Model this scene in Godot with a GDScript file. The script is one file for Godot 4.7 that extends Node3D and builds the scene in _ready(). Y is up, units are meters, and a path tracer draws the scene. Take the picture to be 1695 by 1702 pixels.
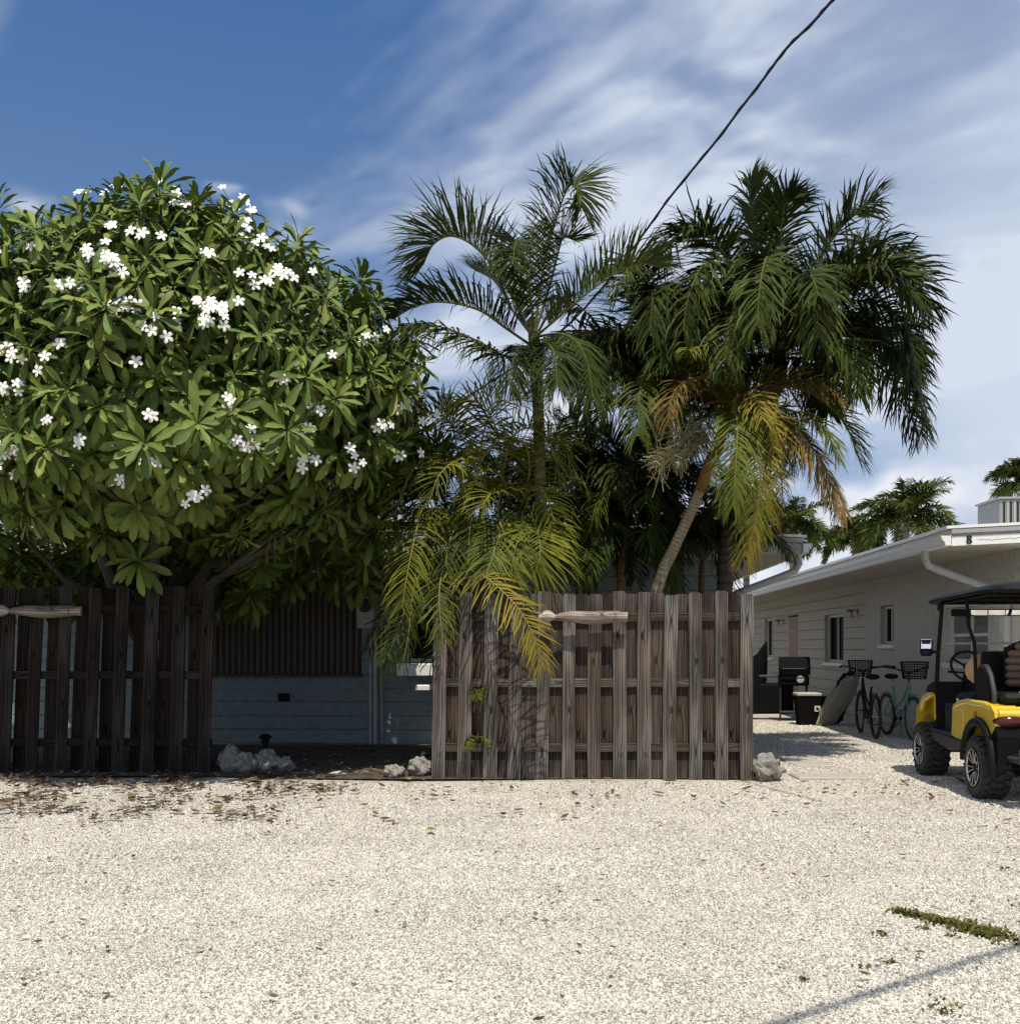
extends Node3D

const F := 1700.0
const EYE := 1.39
var rng := RandomNumberGenerator.new()
var counts := {}
var M := {}
var leaf_shapes: Array = []

# ---------------------------------------------------------------- mesh builder
class MB:
	var v := PackedVector3Array()
	var n := PackedVector3Array()
	var u := PackedVector2Array()
	var c := PackedColorArray()
	var ix := PackedInt32Array()
	var col := Color.WHITE
	var xf := Transform3D()

	func add(p: Vector3, nn: Vector3, uv := Vector2.ZERO) -> int:
		v.append(xf * p)
		n.append((xf.basis * nn).normalized())
		u.append(uv)
		c.append(col)
		return v.size() - 1

	func idx(a: int, b: int, d: int) -> void:
		ix.append(a); ix.append(b); ix.append(d)

	func face(ps: Array, nn := Vector3.ZERO, uvs := []) -> void:
		var m := nn
		if m == Vector3.ZERO:
			m = (ps[2] - ps[0]).cross(ps[1] - ps[0]).normalized()
		var s := -1
		for i in ps.size():
			var k := add(ps[i], m, uvs[i] if uvs.size() else Vector2.ZERO)
			if s < 0: s = k
		for i in range(1, ps.size() - 1):
			idx(s, s + i, s + i + 1)

	# chamfered box; texture runs along y
	func box(ctr: Vector3, sz: Vector3, ch := 0.0) -> void:
		var h := sz * 0.5
		var cc: float = min(ch, min(h.x, min(h.y, h.z)) * 0.9)
		var pt := func(sg: Vector3, k: int) -> Vector3:
			var q := (h - Vector3(cc, cc, cc)) * sg
			q[k] = h[k] * sg[k]
			return ctr + q
		for k in 3:
			var a := (k + 1) % 3
			var b := (k + 2) % 3
			for s in [-1.0, 1.0]:
				var ps := []
				var uvs := []
				for q in [[-1.0, -1.0], [1.0, -1.0], [1.0, 1.0], [-1.0, 1.0]]:
					var sg := Vector3.ONE
					sg[k] = s; sg[a] = q[0]; sg[b] = q[1]
					var p: Vector3 = pt.call(sg, k)
					ps.append(p)
					uvs.append(Vector2(p.z if k == 0 else p.x, p.y if k != 1 else p.z))
				var nn := Vector3.ZERO
				nn[k] = s
				face(ps, nn, uvs)
		if cc <= 0.0: return
		for k in 3:
			var a := (k + 1) % 3
			var b := (k + 2) % 3
			for sa in [-1.0, 1.0]:
				for sb in [-1.0, 1.0]:
					var g0 := Vector3.ONE
					g0[k] = -1; g0[a] = sa; g0[b] = sb
					var g1 := g0
					g1[k] = 1
					var nn := Vector3.ZERO
					nn[a] = sa; nn[b] = sb
					var ps := [pt.call(g0, a), pt.call(g1, a), pt.call(g1, b), pt.call(g0, b)]
					var uvs := []
					for p in ps: uvs.append(Vector2(p.x + p.z, p.y))
					face(ps, nn.normalized(), uvs)
		for sx in [-1.0, 1.0]:
			for sy in [-1.0, 1.0]:
				for sz2 in [-1.0, 1.0]:
					var g := Vector3(sx, sy, sz2)
					face([pt.call(g, 0), pt.call(g, 1), pt.call(g, 2)], g.normalized())

	func tube(pts: Array, rad: Array, sides := 8, caps := true, flat := 1.0) -> void:
		var t0: Vector3 = (pts[1] - pts[0]).normalized()
		var up := Vector3.UP if abs(t0.y) < 0.9 else Vector3.RIGHT
		var s: Vector3 = t0.cross(up).normalized()
		var start := v.size()
		var len := 0.0
		for i in pts.size():
			var t: Vector3 = (pts[min(i + 1, pts.size() - 1)] - pts[max(i - 1, 0)]).normalized()
			s = (s - t * s.dot(t)).normalized()
			var w: Vector3 = t.cross(s)
			if i > 0: len += pts[i].distance_to(pts[i - 1])
			var r: float = rad[min(i, rad.size() - 1)]
			for k in sides + 1:
				var a := TAU * k / sides
				var d: Vector3 = s * cos(a) + w * sin(a) * flat
				add(pts[i] + d * r, d, Vector2(float(k) / sides * 0.3, len))
		var m := sides + 1
		for i in pts.size() - 1:
			for k in sides:
				var a := start + i * m + k
				idx(a, a + 1, a + m); idx(a + 1, a + m + 1, a + m)
		if caps:
			for e in [0, pts.size() - 1]:
				var nn: Vector3 = -t0 if e == 0 else (pts[-1] - pts[-2]).normalized()
				var c0 := add(pts[e], nn)
				var f := v.size()
				for k in m: add(xf.affine_inverse() * v[start + e * m + k], nn)
				for k in sides: idx(c0, f + k, f + k + 1)

	# rings of (radius, height) turned about y
	func lathe(prof: Array, sides := 24, smooth := true) -> void:
		for i in prof.size() - 1:
			var p0: Vector2 = prof[i]
			var p1: Vector2 = prof[i + 1]
			var dv := (p1 - p0).normalized()
			var nv := Vector2(dv.y, -dv.x)
			for k in sides:
				var a0 := TAU * k / sides
				var a1 := TAU * (k + 1) / sides
				var q := []
				var b := v.size()
				for w in [[p0, a0], [p0, a1], [p1, a1], [p1, a0]]:
					var pr: Vector2 = w[0]
					var a: float = w[1] if smooth else (a0 + a1) * 0.5
					add(Vector3(pr.x * cos(w[1]), pr.y, pr.x * sin(w[1])), Vector3(nv.x * cos(a), nv.y, nv.x * sin(a)), Vector2(w[1] * 0.1, pr.y))
				idx(b, b + 1, b + 2); idx(b, b + 2, b + 3)

	# outline in (z, y), pushed from x0 to x1
	func prism(poly: PackedVector2Array, x0: float, x1: float) -> void:
		var tris := Geometry2D.triangulate_polygon(poly)
		for x in [x0, x1]:
			var b := v.size()
			for p in poly: add(Vector3(x, p.y, p.x), Vector3(-1 if x == min(x0, x1) else 1, 0, 0), p)
			for i in range(0, tris.size(), 3): idx(b + tris[i], b + tris[i + 1], b + tris[i + 2])
		var cw := 1.0 if Geometry2D.is_polygon_clockwise(poly) else -1.0
		for i in poly.size():
			var p := poly[i]
			var q := poly[(i + 1) % poly.size()]
			var d := (q - p).normalized()
			var nn := Vector3(0, d.x * cw, -d.y * cw)
			face([Vector3(x0, p.y, p.x), Vector3(x1, p.y, p.x), Vector3(x1, q.y, q.x), Vector3(x0, q.y, q.x)], nn, [Vector2(x0, p.y), Vector2(x1, p.y), Vector2(x1, q.y), Vector2(x0, q.y)])

	func torus(R: float, r: float, sides := 28, ring := 8, arc := TAU) -> void:
		var pts := []
		for i in sides + 1:
			var a := arc * i / sides
			pts.append(Vector3(cos(a) * R, sin(a) * R, 0))
		tube(pts, [r], ring, arc < TAU)

	func lump(ctr: Vector3, sz: Vector3, noise: FastNoiseLite, amp: float, la := 9, lo := 14) -> void:
		var b := v.size()
		for i in la + 1:
			for k in lo + 1:
				var th := PI * i / la
				var ph := TAU * (k % lo) / lo
				var d := Vector3(sin(th) * cos(ph), cos(th), sin(th) * sin(ph))
				var r := 1.0 + amp * noise.get_noise_3dv(d * 1.3 + ctr * 7.0) + amp * 0.5 * noise.get_noise_3dv(d * 4.1 + ctr * 3.0)
				add(ctr + d * sz * r, d, Vector2(ph, th))
		var m := lo + 1
		for i in la:
			for k in lo:
				var a := b + i * m + k
				idx(a, a + 1, a + m); idx(a + 1, a + m + 1, a + m)

	func append(o: MB, t: Transform3D, tint := Color.WHITE) -> void:
		var b := v.size()
		for i in o.v.size():
			v.append(t * o.v[i])
			n.append((t.basis * o.n[i]).normalized())
			u.append(o.u[i])
			c.append(Color(o.c[i].r * tint.r, o.c[i].g * tint.g, o.c[i].b * tint.b))
		for i in o.ix: ix.append(b + i)

	func smooth() -> void:
		for i in n.size(): n[i] = Vector3.ZERO
		for i in range(0, ix.size(), 3):
			var g := (v[ix[i + 2]] - v[ix[i]]).cross(v[ix[i + 1]] - v[ix[i]])
			for k in 3: n[ix[i + k]] += g
		for i in n.size(): n[i] = n[i].normalized()

	func flat() -> void:
		var o := MB.new()
		for i in range(0, ix.size(), 3):
			var g := (v[ix[i + 2]] - v[ix[i]]).cross(v[ix[i + 1]] - v[ix[i]]).normalized()
			for k in 3:
				o.col = c[ix[i + k]]
				o.add(v[ix[i + k]], g, u[ix[i + k]])
			o.idx(i, i + 1, i + 2)
		v = o.v; n = o.n; u = o.u; c = o.c; ix = o.ix

	func mesh() -> ArrayMesh:
		for i in range(0, ix.size(), 3):
			var a := ix[i]
			var b := ix[i + 1]
			var d := ix[i + 2]
			if (v[d] - v[a]).cross(v[b] - v[a]).dot(n[a] + n[b] + n[d]) < 0.0:
				ix[i + 1] = d; ix[i + 2] = b
		var arr := []
		arr.resize(Mesh.ARRAY_MAX)
		arr[Mesh.ARRAY_VERTEX] = v
		arr[Mesh.ARRAY_NORMAL] = n
		arr[Mesh.ARRAY_TEX_UV] = u
		arr[Mesh.ARRAY_COLOR] = c
		arr[Mesh.ARRAY_INDEX] = ix
		var m := ArrayMesh.new()
		m.add_surface_from_arrays(Mesh.PRIMITIVE_TRIANGLES, arr)
		return m

# ---------------------------------------------------------------- scene helpers
func nm(parent: Node, called: String) -> String:
	var key := str(parent.get_instance_id()) + called
	var k: int = counts.get(key, 0)
	counts[key] = k + 1
	return called if k == 0 else "%s_%03d" % [called, k]

func put(parent: Node, called: String, mesh, mat: Material, xf := Transform3D()) -> MeshInstance3D:
	var o := MeshInstance3D.new()
	o.mesh = mesh.mesh() if mesh is MB else mesh
	o.material_override = mat
	o.name = nm(parent, called)
	o.transform = xf
	parent.add_child(o, true)
	return o

func tag(o: Node, label: String, cat := "", group := "", kind := "") -> void:
	if label: o.set_meta("label", label)
	if cat: o.set_meta("category", cat)
	if group: o.set_meta("group", group)
	if kind: o.set_meta("kind", kind)

func thing(called: String, label: String, cat: String, at := Vector3.ZERO, turn := 0.0, group := "") -> Node3D:
	var o := Node3D.new()
	o.name = nm(self, called)
	o.position = at
	o.rotation.y = turn
	add_child(o, true)
	tag(o, label, cat, group)
	return o

func hub(parent: Node, called: String, xf := Transform3D()) -> Node3D:
	var o := Node3D.new()
	o.name = nm(parent, called)
	o.transform = xf
	parent.add_child(o, true)
	return o

# photograph pixel and distance to a point of the place
func at(px: float, py: float, z: float) -> Vector3:
	return Vector3((px - 847.5) / F * z, EYE + (1075.0 - py) / F * z, -z)

func rot(ax: Vector3, deg: float, o := Vector3.ZERO) -> Transform3D:
	return Transform3D(Basis(ax.normalized(), deg_to_rad(deg)), o)

func bar(mb: MB, a: Vector3, b: Vector3, r: float, sides := 6) -> void:
	mb.tube([a, b], [r], sides)

func lin(r: float, g: float, b: float) -> Color:
	return Color(r, g, b).linear_to_srgb()

func mat(r: float, g: float, b: float, rough := 0.7, metal := 0.0) -> StandardMaterial3D:
	var m := StandardMaterial3D.new()
	m.albedo_color = lin(r, g, b)
	m.roughness = rough
	m.metallic = metal
	return m

func noise(freq: float, type := FastNoiseLite.TYPE_SIMPLEX_SMOOTH, oct := 3, sd := 1) -> FastNoiseLite:
	var f := FastNoiseLite.new()
	f.noise_type = type
	f.frequency = freq
	f.seed = sd
	f.fractal_octaves = oct
	f.fractal_type = FastNoiseLite.FRACTAL_FBM if oct > 1 else FastNoiseLite.FRACTAL_NONE
	return f

func ntex(f: FastNoiseLite, size: int, stops := [], normal := 0.0) -> NoiseTexture2D:
	var t := NoiseTexture2D.new()
	t.width = size
	t.height = size
	t.seamless = true
	t.noise = f
	if stops.size():
		var g := Gradient.new()
		var offs := PackedFloat32Array()
		var cols := PackedColorArray()
		for s in stops:
			offs.append(s[0]); cols.append(s[1])
		g.offsets = offs
		g.colors = cols
		t.color_ramp = g
	if normal > 0.0:
		t.as_normal_map = true
		t.bump_strength = normal
	return t

func grey(x: float) -> Color:
	return lin(x, x, x)

func triplanar(m: StandardMaterial3D, scale: float) -> StandardMaterial3D:
	m.uv1_triplanar = true
	m.uv1_world_triplanar = true
	m.uv1_scale = Vector3.ONE * scale
	return m

# ---------------------------------------------------------------- materials
func wood_images() -> Array:
	var w := 256
	var h := 1024
	var a := Image.create(w, h, false, Image.FORMAT_RGB8)
	var b := Image.create(w, h, false, Image.FORMAT_L8)
	var n1 := noise(0.02, FastNoiseLite.TYPE_SIMPLEX, 2, 3)
	var n2 := noise(0.05, FastNoiseLite.TYPE_SIMPLEX, 3, 9)
	var knots := [Vector2(60, 160), Vector2(215, 390), Vector2(120, 640), Vector2(205, 850), Vector2(35, 760)]
	for y in h:
		for x in w:
			var xx := x + 5.0 * n1.get_noise_2d(x * 0.5, y * 0.12)
			var dark := 0.0
			for k in knots:
				var d := Vector2(x - k.x, (y - k.y) * 0.5)
				var l := d.length()
				if l < 60.0:
					xx += 14.0 * exp(-l * l / 420.0) * (1.0 if d.x > 0 else -1.0)
					dark = max(dark, smoothstep(3.0, 0.0, abs(l - 7.0)) * 0.28 + smoothstep(6.0, 2.0, l) * 0.16 + 0.16 * exp(-l / 15.0))
			var g := n2.get_noise_2d(xx * 2.0, y * 0.02)
			var fine := n2.get_noise_2d(xx * 7.0 + 77.0, y * 0.05)
			var ring := 0.5 + 0.5 * sin(xx * 0.36 + 4.0 * n1.get_noise_2d(x * 0.2, y * 0.03))
			var crack := smoothstep(0.38, 0.52, n2.get_noise_2d(xx * 3.0 + 900.0, y * 0.012))
			var big := n1.get_noise_2d(x * 0.3 + 500.0, y * 0.10)
			var t: float = clamp(0.70 + 0.26 * g + 0.20 * fine + 0.16 * (ring - 0.5) + 0.20 * big - 0.35 * crack - dark, 0.08, 1.0)
			var warm: float = clamp(0.45 + 0.8 * n1.get_noise_2d(x * 0.2, y * 0.06 + 300.0), 0.0, 1.0)
			a.set_pixel(x, y, Color(t, t * lerp(0.99, 0.94, warm), t * lerp(0.98, 0.89, warm)))
			b.set_pixel(x, y, Color(t, t, t))
	return [ImageTexture.create_from_image(a), ImageTexture.create_from_image(b)]

func make_materials() -> void:
	var wi := wood_images()
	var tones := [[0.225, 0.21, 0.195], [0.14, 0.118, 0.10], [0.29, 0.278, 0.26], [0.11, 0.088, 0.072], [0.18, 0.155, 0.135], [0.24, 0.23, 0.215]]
	M.wood = []
	M.wood_shaded = []
	for i in 6:
		var m := mat(tones[i][0], tones[i][1], tones[i][2], 0.9)
		m.albedo_texture = wi[0]
		m.metallic_specular = 0.25
		m.uv1_scale = Vector3(2.6, 0.47 if i % 2 == 0 else -0.47, 1)
		m.uv1_offset = Vector3([0.2, 0.5, 0.8][i % 3], 0.02 if i % 2 == 0 else 0.98, 0)
		M.wood.append(m)
		# left fence copy of the wood, tree shade painted into its colour
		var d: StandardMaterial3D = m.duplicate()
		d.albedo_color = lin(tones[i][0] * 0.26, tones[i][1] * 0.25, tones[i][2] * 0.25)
		M.wood_shaded.append(d)
	M.driftwood = mat(0.62, 0.56, 0.50, 0.9)
	M.driftwood.albedo_texture = wi[0]
	M.driftwood.uv1_scale = Vector3(3.0, 0.8, 1)
	# ground: pale crushed shell
	var g := mat(0.88, 0.84, 0.765, 0.95)
	g.albedo_texture = ntex(noise(0.11, FastNoiseLite.TYPE_SIMPLEX, 3, 5), 1024, [[0.0, Color(0.58, 0.55, 0.50)], [0.38, Color(0.74, 0.72, 0.68)], [0.5, Color(0.86, 0.85, 0.83)], [0.72, Color(0.95, 0.945, 0.93)], [1.0, Color(0.99, 0.99, 0.98)]])
	g.detail_enabled = true
	g.detail_blend_mode = BaseMaterial3D.BLEND_MODE_MUL
	g.normal_enabled = true
	g.normal_texture = ntex(noise(0.11, FastNoiseLite.TYPE_SIMPLEX, 3, 5), 1024, [], 9.0)
	g.normal_scale = 0.9
	g.detail_albedo = ntex(noise(0.006, FastNoiseLite.TYPE_SIMPLEX, 4, 8), 512, [[0.0, Color(0.86, 0.855, 0.85)], [0.5, Color(0.95, 0.945, 0.94)], [1.0, Color(1, 1, 1)]])
	M.gravel = triplanar(g, 0.36)
	M.stone_bits = mat(1, 1, 1, 0.9)
	M.stone_bits.vertex_color_use_as_albedo = true
	var sl := mat(0.10, 0.085, 0.065, 0.95)
	sl.albedo_texture = ntex(noise(0.05, FastNoiseLite.TYPE_CELLULAR, 2, 12), 512, [[0.0, grey(0.35)], [0.5, grey(0.8)], [1.0, grey(1.0)]])
	sl.normal_enabled = true
	sl.normal_texture = ntex(noise(0.05, FastNoiseLite.TYPE_CELLULAR, 2, 12), 512, [], 10.0)
	var asp := sl.duplicate()
	asp.albedo_color = lin(0.06, 0.06, 0.06)
	M.asphalt = triplanar(asp, 1.0)
	M.soil = triplanar(sl, 0.8)
	var stucco := ntex(noise(0.03, FastNoiseLite.TYPE_SIMPLEX, 4, 21), 512, [[0.0, grey(0.72)], [0.5, grey(0.92)], [1.0, grey(1.0)]])
	var bump := ntex(noise(0.12, FastNoiseLite.TYPE_SIMPLEX, 3, 22), 512, [], 3.0)
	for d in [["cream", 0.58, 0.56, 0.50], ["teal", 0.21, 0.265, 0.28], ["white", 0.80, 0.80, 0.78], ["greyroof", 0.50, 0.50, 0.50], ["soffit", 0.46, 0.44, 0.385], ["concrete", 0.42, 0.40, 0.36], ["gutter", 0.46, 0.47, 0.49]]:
		var m := mat(d[1], d[2], d[3], 0.75)
		m.albedo_texture = stucco
		m.normal_enabled = true
		m.normal_texture = bump
		m.normal_scale = 0.15
		M[d[0]] = triplanar(m, 0.45)
	M.white = mat(0.84, 0.84, 0.83, 0.45)
	M.frame = mat(0.72, 0.72, 0.70, 0.5)
	M.dark = mat(0.012, 0.012, 0.014, 0.5)
	M.blind = mat(0.085, 0.072, 0.06, 0.6)
	M.blind.albedo_texture = stucco
	triplanar(M.blind, 1.3)
	M.door = mat(0.36, 0.25, 0.19, 0.6)
	M.pane = mat(0.008, 0.009, 0.010, 0.2)
	M.pane.metallic_specular = 0.05
	var clear := mat(0.8, 0.85, 0.85, 0.03)
	clear.transparency = BaseMaterial3D.TRANSPARENCY_ALPHA
	clear.albedo_color.a = 0.08
	M.clear = clear
	M.leaf = mat(1, 1, 1, 0.5)
	M.leaf.vertex_color_use_as_albedo = true
	M.leaf.backlight_enabled = true
	M.leaf.backlight = Color(0.2, 0.2, 0.2)
	M.leaf.metallic_specular = 0.3
	M.palm = M.leaf.duplicate()
	M.palm.roughness = 0.6
	M.palm.metallic_specular = 0.18
	M.petal = mat(1, 1, 1, 0.6)
	M.petal.vertex_color_use_as_albedo = true
	M.petal.backlight_enabled = true
	M.petal.backlight = Color(0.3, 0.3, 0.3)
	var bark := mat(0.30, 0.25, 0.20, 0.9)
	bark.albedo_texture = ntex(noise(0.02, FastNoiseLite.TYPE_SIMPLEX, 4, 31), 512, [[0.0, grey(0.3)], [0.5, grey(0.75)], [1.0, grey(1.0)]])
	bark.vertex_color_use_as_albedo = true
	bark.albedo_color = Color.WHITE
	M.bark = triplanar(bark, 2.0)
	M.rock = mat(0.36, 0.34, 0.305, 0.95)
	M.rock.albedo_texture = ntex(noise(0.03, FastNoiseLite.TYPE_SIMPLEX, 5, 41), 512, [[0.0, grey(0.25)], [0.45, grey(0.7)], [1.0, grey(1.0)]])
	M.rock.normal_enabled = true
	M.rock.normal_texture = ntex(noise(0.05, FastNoiseLite.TYPE_SIMPLEX, 5, 42), 512, [], 8.0)
	triplanar(M.rock, 1.6)
	M.yellow = mat(0.62, 0.44, 0.03, 0.38)
	M.yellow.clearcoat_enabled = true
	M.yellow.clearcoat = 0.6
	M.yellow.clearcoat_roughness = 0.1
	M.black = mat(0.008, 0.008, 0.009, 0.6)
	M.black.metallic_specular = 0.3
	M.matte = mat(0.010, 0.010, 0.011, 0.95)
	M.matte.metallic_specular = 0.08
	M.roofblack = mat(0.008, 0.008, 0.009, 0.6)
	M.roofblack.metallic_specular = 0.3
	M.rubber = mat(0.03, 0.03, 0.031, 0.8)
	M.charcoal = mat(0.026, 0.027, 0.031, 0.6)
	M.tan = mat(0.48, 0.31, 0.18, 0.6)
	M.brown = mat(0.15, 0.10, 0.062, 0.7)
	M.silver = mat(0.5, 0.51, 0.53, 0.35, 0.9)
	M.mirror = mat(0.92, 0.93, 0.95, 0.02, 1.0)
	M.red = mat(0.07, 0.012, 0.01, 0.2)
	M.orange = mat(0.55, 0.09, 0.01, 0.3)
	M.mint = mat(0.13, 0.29, 0.27, 0.45)
	M.unit = mat(0.24, 0.255, 0.26, 0.6)
	M.copper = mat(0.42, 0.2, 0.1, 0.45, 0.4)
	M.frost = mat(0.6, 0.55, 0.5, 0.4)
	M.canvas = mat(0.30, 0.29, 0.25, 0.9)
	M.wire = mat(0.01, 0.01, 0.014, 0.5)
	M.black_print = mat(0.01, 0.01, 0.01, 0.5)

# ---------------------------------------------------------------- sky
func sky_texture() -> ImageTexture:
	var w := 2048
	var h := 1024
	var im := Image.create(w, h, false, Image.FORMAT_RGBF)
	var na := noise(0.9, FastNoiseLite.TYPE_SIMPLEX, 4, 4)
	var nb := noise(0.5, FastNoiseLite.TYPE_SIMPLEX, 4, 77)
	var nc := noise(2.6, FastNoiseLite.TYPE_SIMPLEX, 5, 15)
	var nd := noise(5.2, FastNoiseLite.TYPE_SIMPLEX, 4, 29)
	for y in h:
		var el := PI * (0.5 - (y + 0.5) / h)
		if el < -0.02:
			im.fill_rect(Rect2i(0, y, w, h - y), Color(0.42, 0.40, 0.36))
			break
		var up: float = max(sin(el), 0.0)
		var ce := cos(el)
		var zen := Color(0.030, 0.118, 0.335)
		var hor := Color(0.42, 0.585, 0.82)
		var base := zen.lerp(hor, pow(1.0 - up, 3.1))
		for x in w:
			var az := ((x + 0.5) / w - 0.5) * TAU
			var dir := Vector3(sin(az) * ce, up, -cos(az) * ce)
			# high thin cloud, a sheet seen in perspective, drawn out into streaks
			var q := Vector2(dir.x, dir.z) / (up + 0.30)
			var q2 := Vector2(q.x * 0.86 + q.y * 0.51, -q.x * 0.51 + q.y * 0.86)
			var warp := na.get_noise_2d(q.x * 0.9, q.y * 0.9)
			var wisp := nb.get_noise_2d(q2.x * 1.1 + warp * 0.30, q2.y * 3.4 + warp * 0.55)
			var fibre := nd.get_noise_2d(q2.x * 0.8 + warp * 0.25, q2.y * 2.6 + warp * 0.2) + 0.5 * nd.get_noise_2d(q2.x * 2.0 + 5.0, q2.y * 4.5)
			var broad := na.get_noise_2d(q.x * 0.5 + 7.0, q.y * 0.5 - 3.0)
			var more := 0.5 + 0.5 * sin(az * 2.0 - 0.10)
			var veil := smoothstep(-0.55, 0.75, broad * 0.9 + (more - 0.46) * 1.7 + 0.28 * wisp + 0.07 * fibre)
			var cir: float = clamp(veil * 0.86 + smoothstep(0.0, 0.75, wisp * 0.95 + 0.20 * fibre + (more - 0.30) * 0.35) * 0.48 * (0.62 + 0.6 * veil), 0.0, 0.94)
			var c := base.lerp(Color(0.70, 0.765, 0.885), cir)
			# heaps low over the horizon
			var low := smoothstep(0.40, 0.05, up)
			if low > 0.0:
				var hp := nc.get_noise_3d(dir.x, dir.y * 1.6, dir.z) + 0.35 * nd.get_noise_3d(dir.x * 1.5, dir.y * 2.2, dir.z * 1.5)
				var d := smoothstep(0.0, 0.42, hp + low * 0.70 - 0.40 + 0.10 * (more - 0.5))
				var lit: float = clamp(0.5 + 2.0 * (hp - nc.get_noise_3d(dir.x, dir.y * 1.6 + 0.05, dir.z)), 0.0, 1.0)
				c = c.lerp(Color(0.50, 0.57, 0.73).lerp(Color(0.88, 0.91, 0.96), lit), d * 0.88)
			im.set_pixel(x, y, c)
	return ImageTexture.create_from_image(im)

func setup() -> void:
	var cam := Camera3D.new()
	cam.name = "camera"
	cam.projection = Camera3D.PROJECTION_FRUSTUM
	cam.keep_aspect = Camera3D.KEEP_HEIGHT
	cam.near = 0.1
	cam.far = 900.0
	cam.size = 2.0 * 0.1 * 851.0 / F
	cam.frustum_offset = Vector2(0, 0.1 * 224.0 / F)
	cam.position = Vector3(0, EYE, 0)
	add_child(cam)
	var we := WorldEnvironment.new()
	we.name = "environment"
	var e := Environment.new()
	e.background_mode = Environment.BG_SKY
	e.sky = Sky.new()
	var ps := PanoramaSkyMaterial.new()
	ps.panorama = sky_texture()
	e.sky.sky_material = ps
	e.background_energy_multiplier = 1.0
	e.tonemap_mode = Environment.TONE_MAPPER_LINEAR
	e.tonemap_exposure = 1.0
	e.sdfgi_enabled = true
	e.ssao_enabled = true
	e.ssil_enabled = true
	we.environment = e
	add_child(we)
	var sun := DirectionalLight3D.new()
	sun.name = "sun"
	sun.light_energy = 1.6
	sun.light_color = Color(1.0, 0.965, 0.90)
	sun.light_angular_distance = 0.5
	sun.shadow_enabled = true
	add_child(sun)
	sun.look_at_from_position(Vector3(0.6, 10.0, 4.2), Vector3.ZERO, Vector3.UP)

# ---------------------------------------------------------------- ground
func ground_height(x: float, z: float) -> float:
	return 0.012 * sin(x * 1.7 + 0.6 * z) * sin(z * 1.1) - 0.006

func build_ground() -> void:
	var xs := [-400.0, -120.0, -50.0, -25.0]
	var zs := [60.0, 15.0, 4.0]
	for i in 81: xs.append(-14.0 + i * 0.35)
	xs.append_array([25.0, 50.0, 120.0, 400.0])
	for i in 62: zs.append(2.0 - i * 0.35)
	zs.append_array([-25.0, -40.0, -80.0, -200.0, -420.0])
	var mb := MB.new()
	for z in zs:
		for x in xs:
			var h := ground_height(x, z) if abs(x) <= 14.2 and z > -20.0 and z < 2.5 else -0.006
			mb.add(Vector3(x, h, z), Vector3.UP, Vector2(x, z))
	var m := xs.size()
	for j in zs.size() - 1:
		for i in m - 1:
			var a := j * m + i
			mb.idx(a, a + 1, a + m); mb.idx(a + 1, a + m + 1, a + m)
	mb.smooth()
	for i in mb.n.size():
		if mb.n[i].y < 0: mb.n[i] = -mb.n[i]
	var o := put(self, "ground", mb, M.gravel)
	tag(o, "pale crushed shell and gravel yard", "", "", "structure")
	# unseen dark street added behind the viewpoint to cut bounced light
	var rd := MB.new()
	rd.face([Vector3(-400, 0.012, 2.2), Vector3(400, 0.012, 2.2), Vector3(400, 0.012, 8.6), Vector3(-400, 0.012, 8.6)], Vector3.UP)
	o = put(self, "added_road", rd, M.asphalt)
	tag(o, "unseen asphalt street added behind the viewpoint to cut bounced light", "", "", "structure")
	# dark planting bed behind and between the fences
	var bed := MB.new()
	var outline := [[-12.0, -10.95], [-3.2, -10.9], [-2.3, -10.72], [-1.0, -10.66], [2.45, -10.75], [2.55, -11.6], [2.7, -14.45], [-12.0, -14.45]]
	var poly := PackedVector2Array()
	for q in outline: poly.append(Vector2(q[0], q[1]))
	var tr := Geometry2D.triangulate_polygon(poly)
	for q in outline: bed.add(Vector3(q[0], 0.012, q[1]), Vector3.UP)
	for i in range(0, tr.size(), 3): bed.idx(tr[i], tr[i + 1], tr[i + 2])
	o = put(self, "soil", bed, M.soil)
	tag(o, "dark leaf-covered soil of the planting bed", "", "", "structure")
	# worn slabs in the side passage
	var k := 0
	for s in [[1338, 1268, 62, 13, "pale worn concrete slab in the passage beside the white boulder"], [1378, 1291, 120, 8, "grey concrete strip at the mouth of the side passage"]]:
		var p := at(s[0], s[1], EYE * F / (s[1] - 1075.0))
		var wz: float = EYE * F / (s[1] - s[3] * 0.5 - 1075.0) - EYE * F / (s[1] + s[3] * 0.5 - 1075.0)
		var mb2 := MB.new()
		mb2.box(Vector3(0, -0.02, 0), Vector3(s[2] / F * -p.z, 0.07, wz), 0.012)
		o = put(self, "concrete_slab", mb2, M.concrete, Transform3D(Basis(), Vector3(p.x, 0.004, p.z)))
		tag(o, s[4], "", "", "structure")
		k += 1

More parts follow.
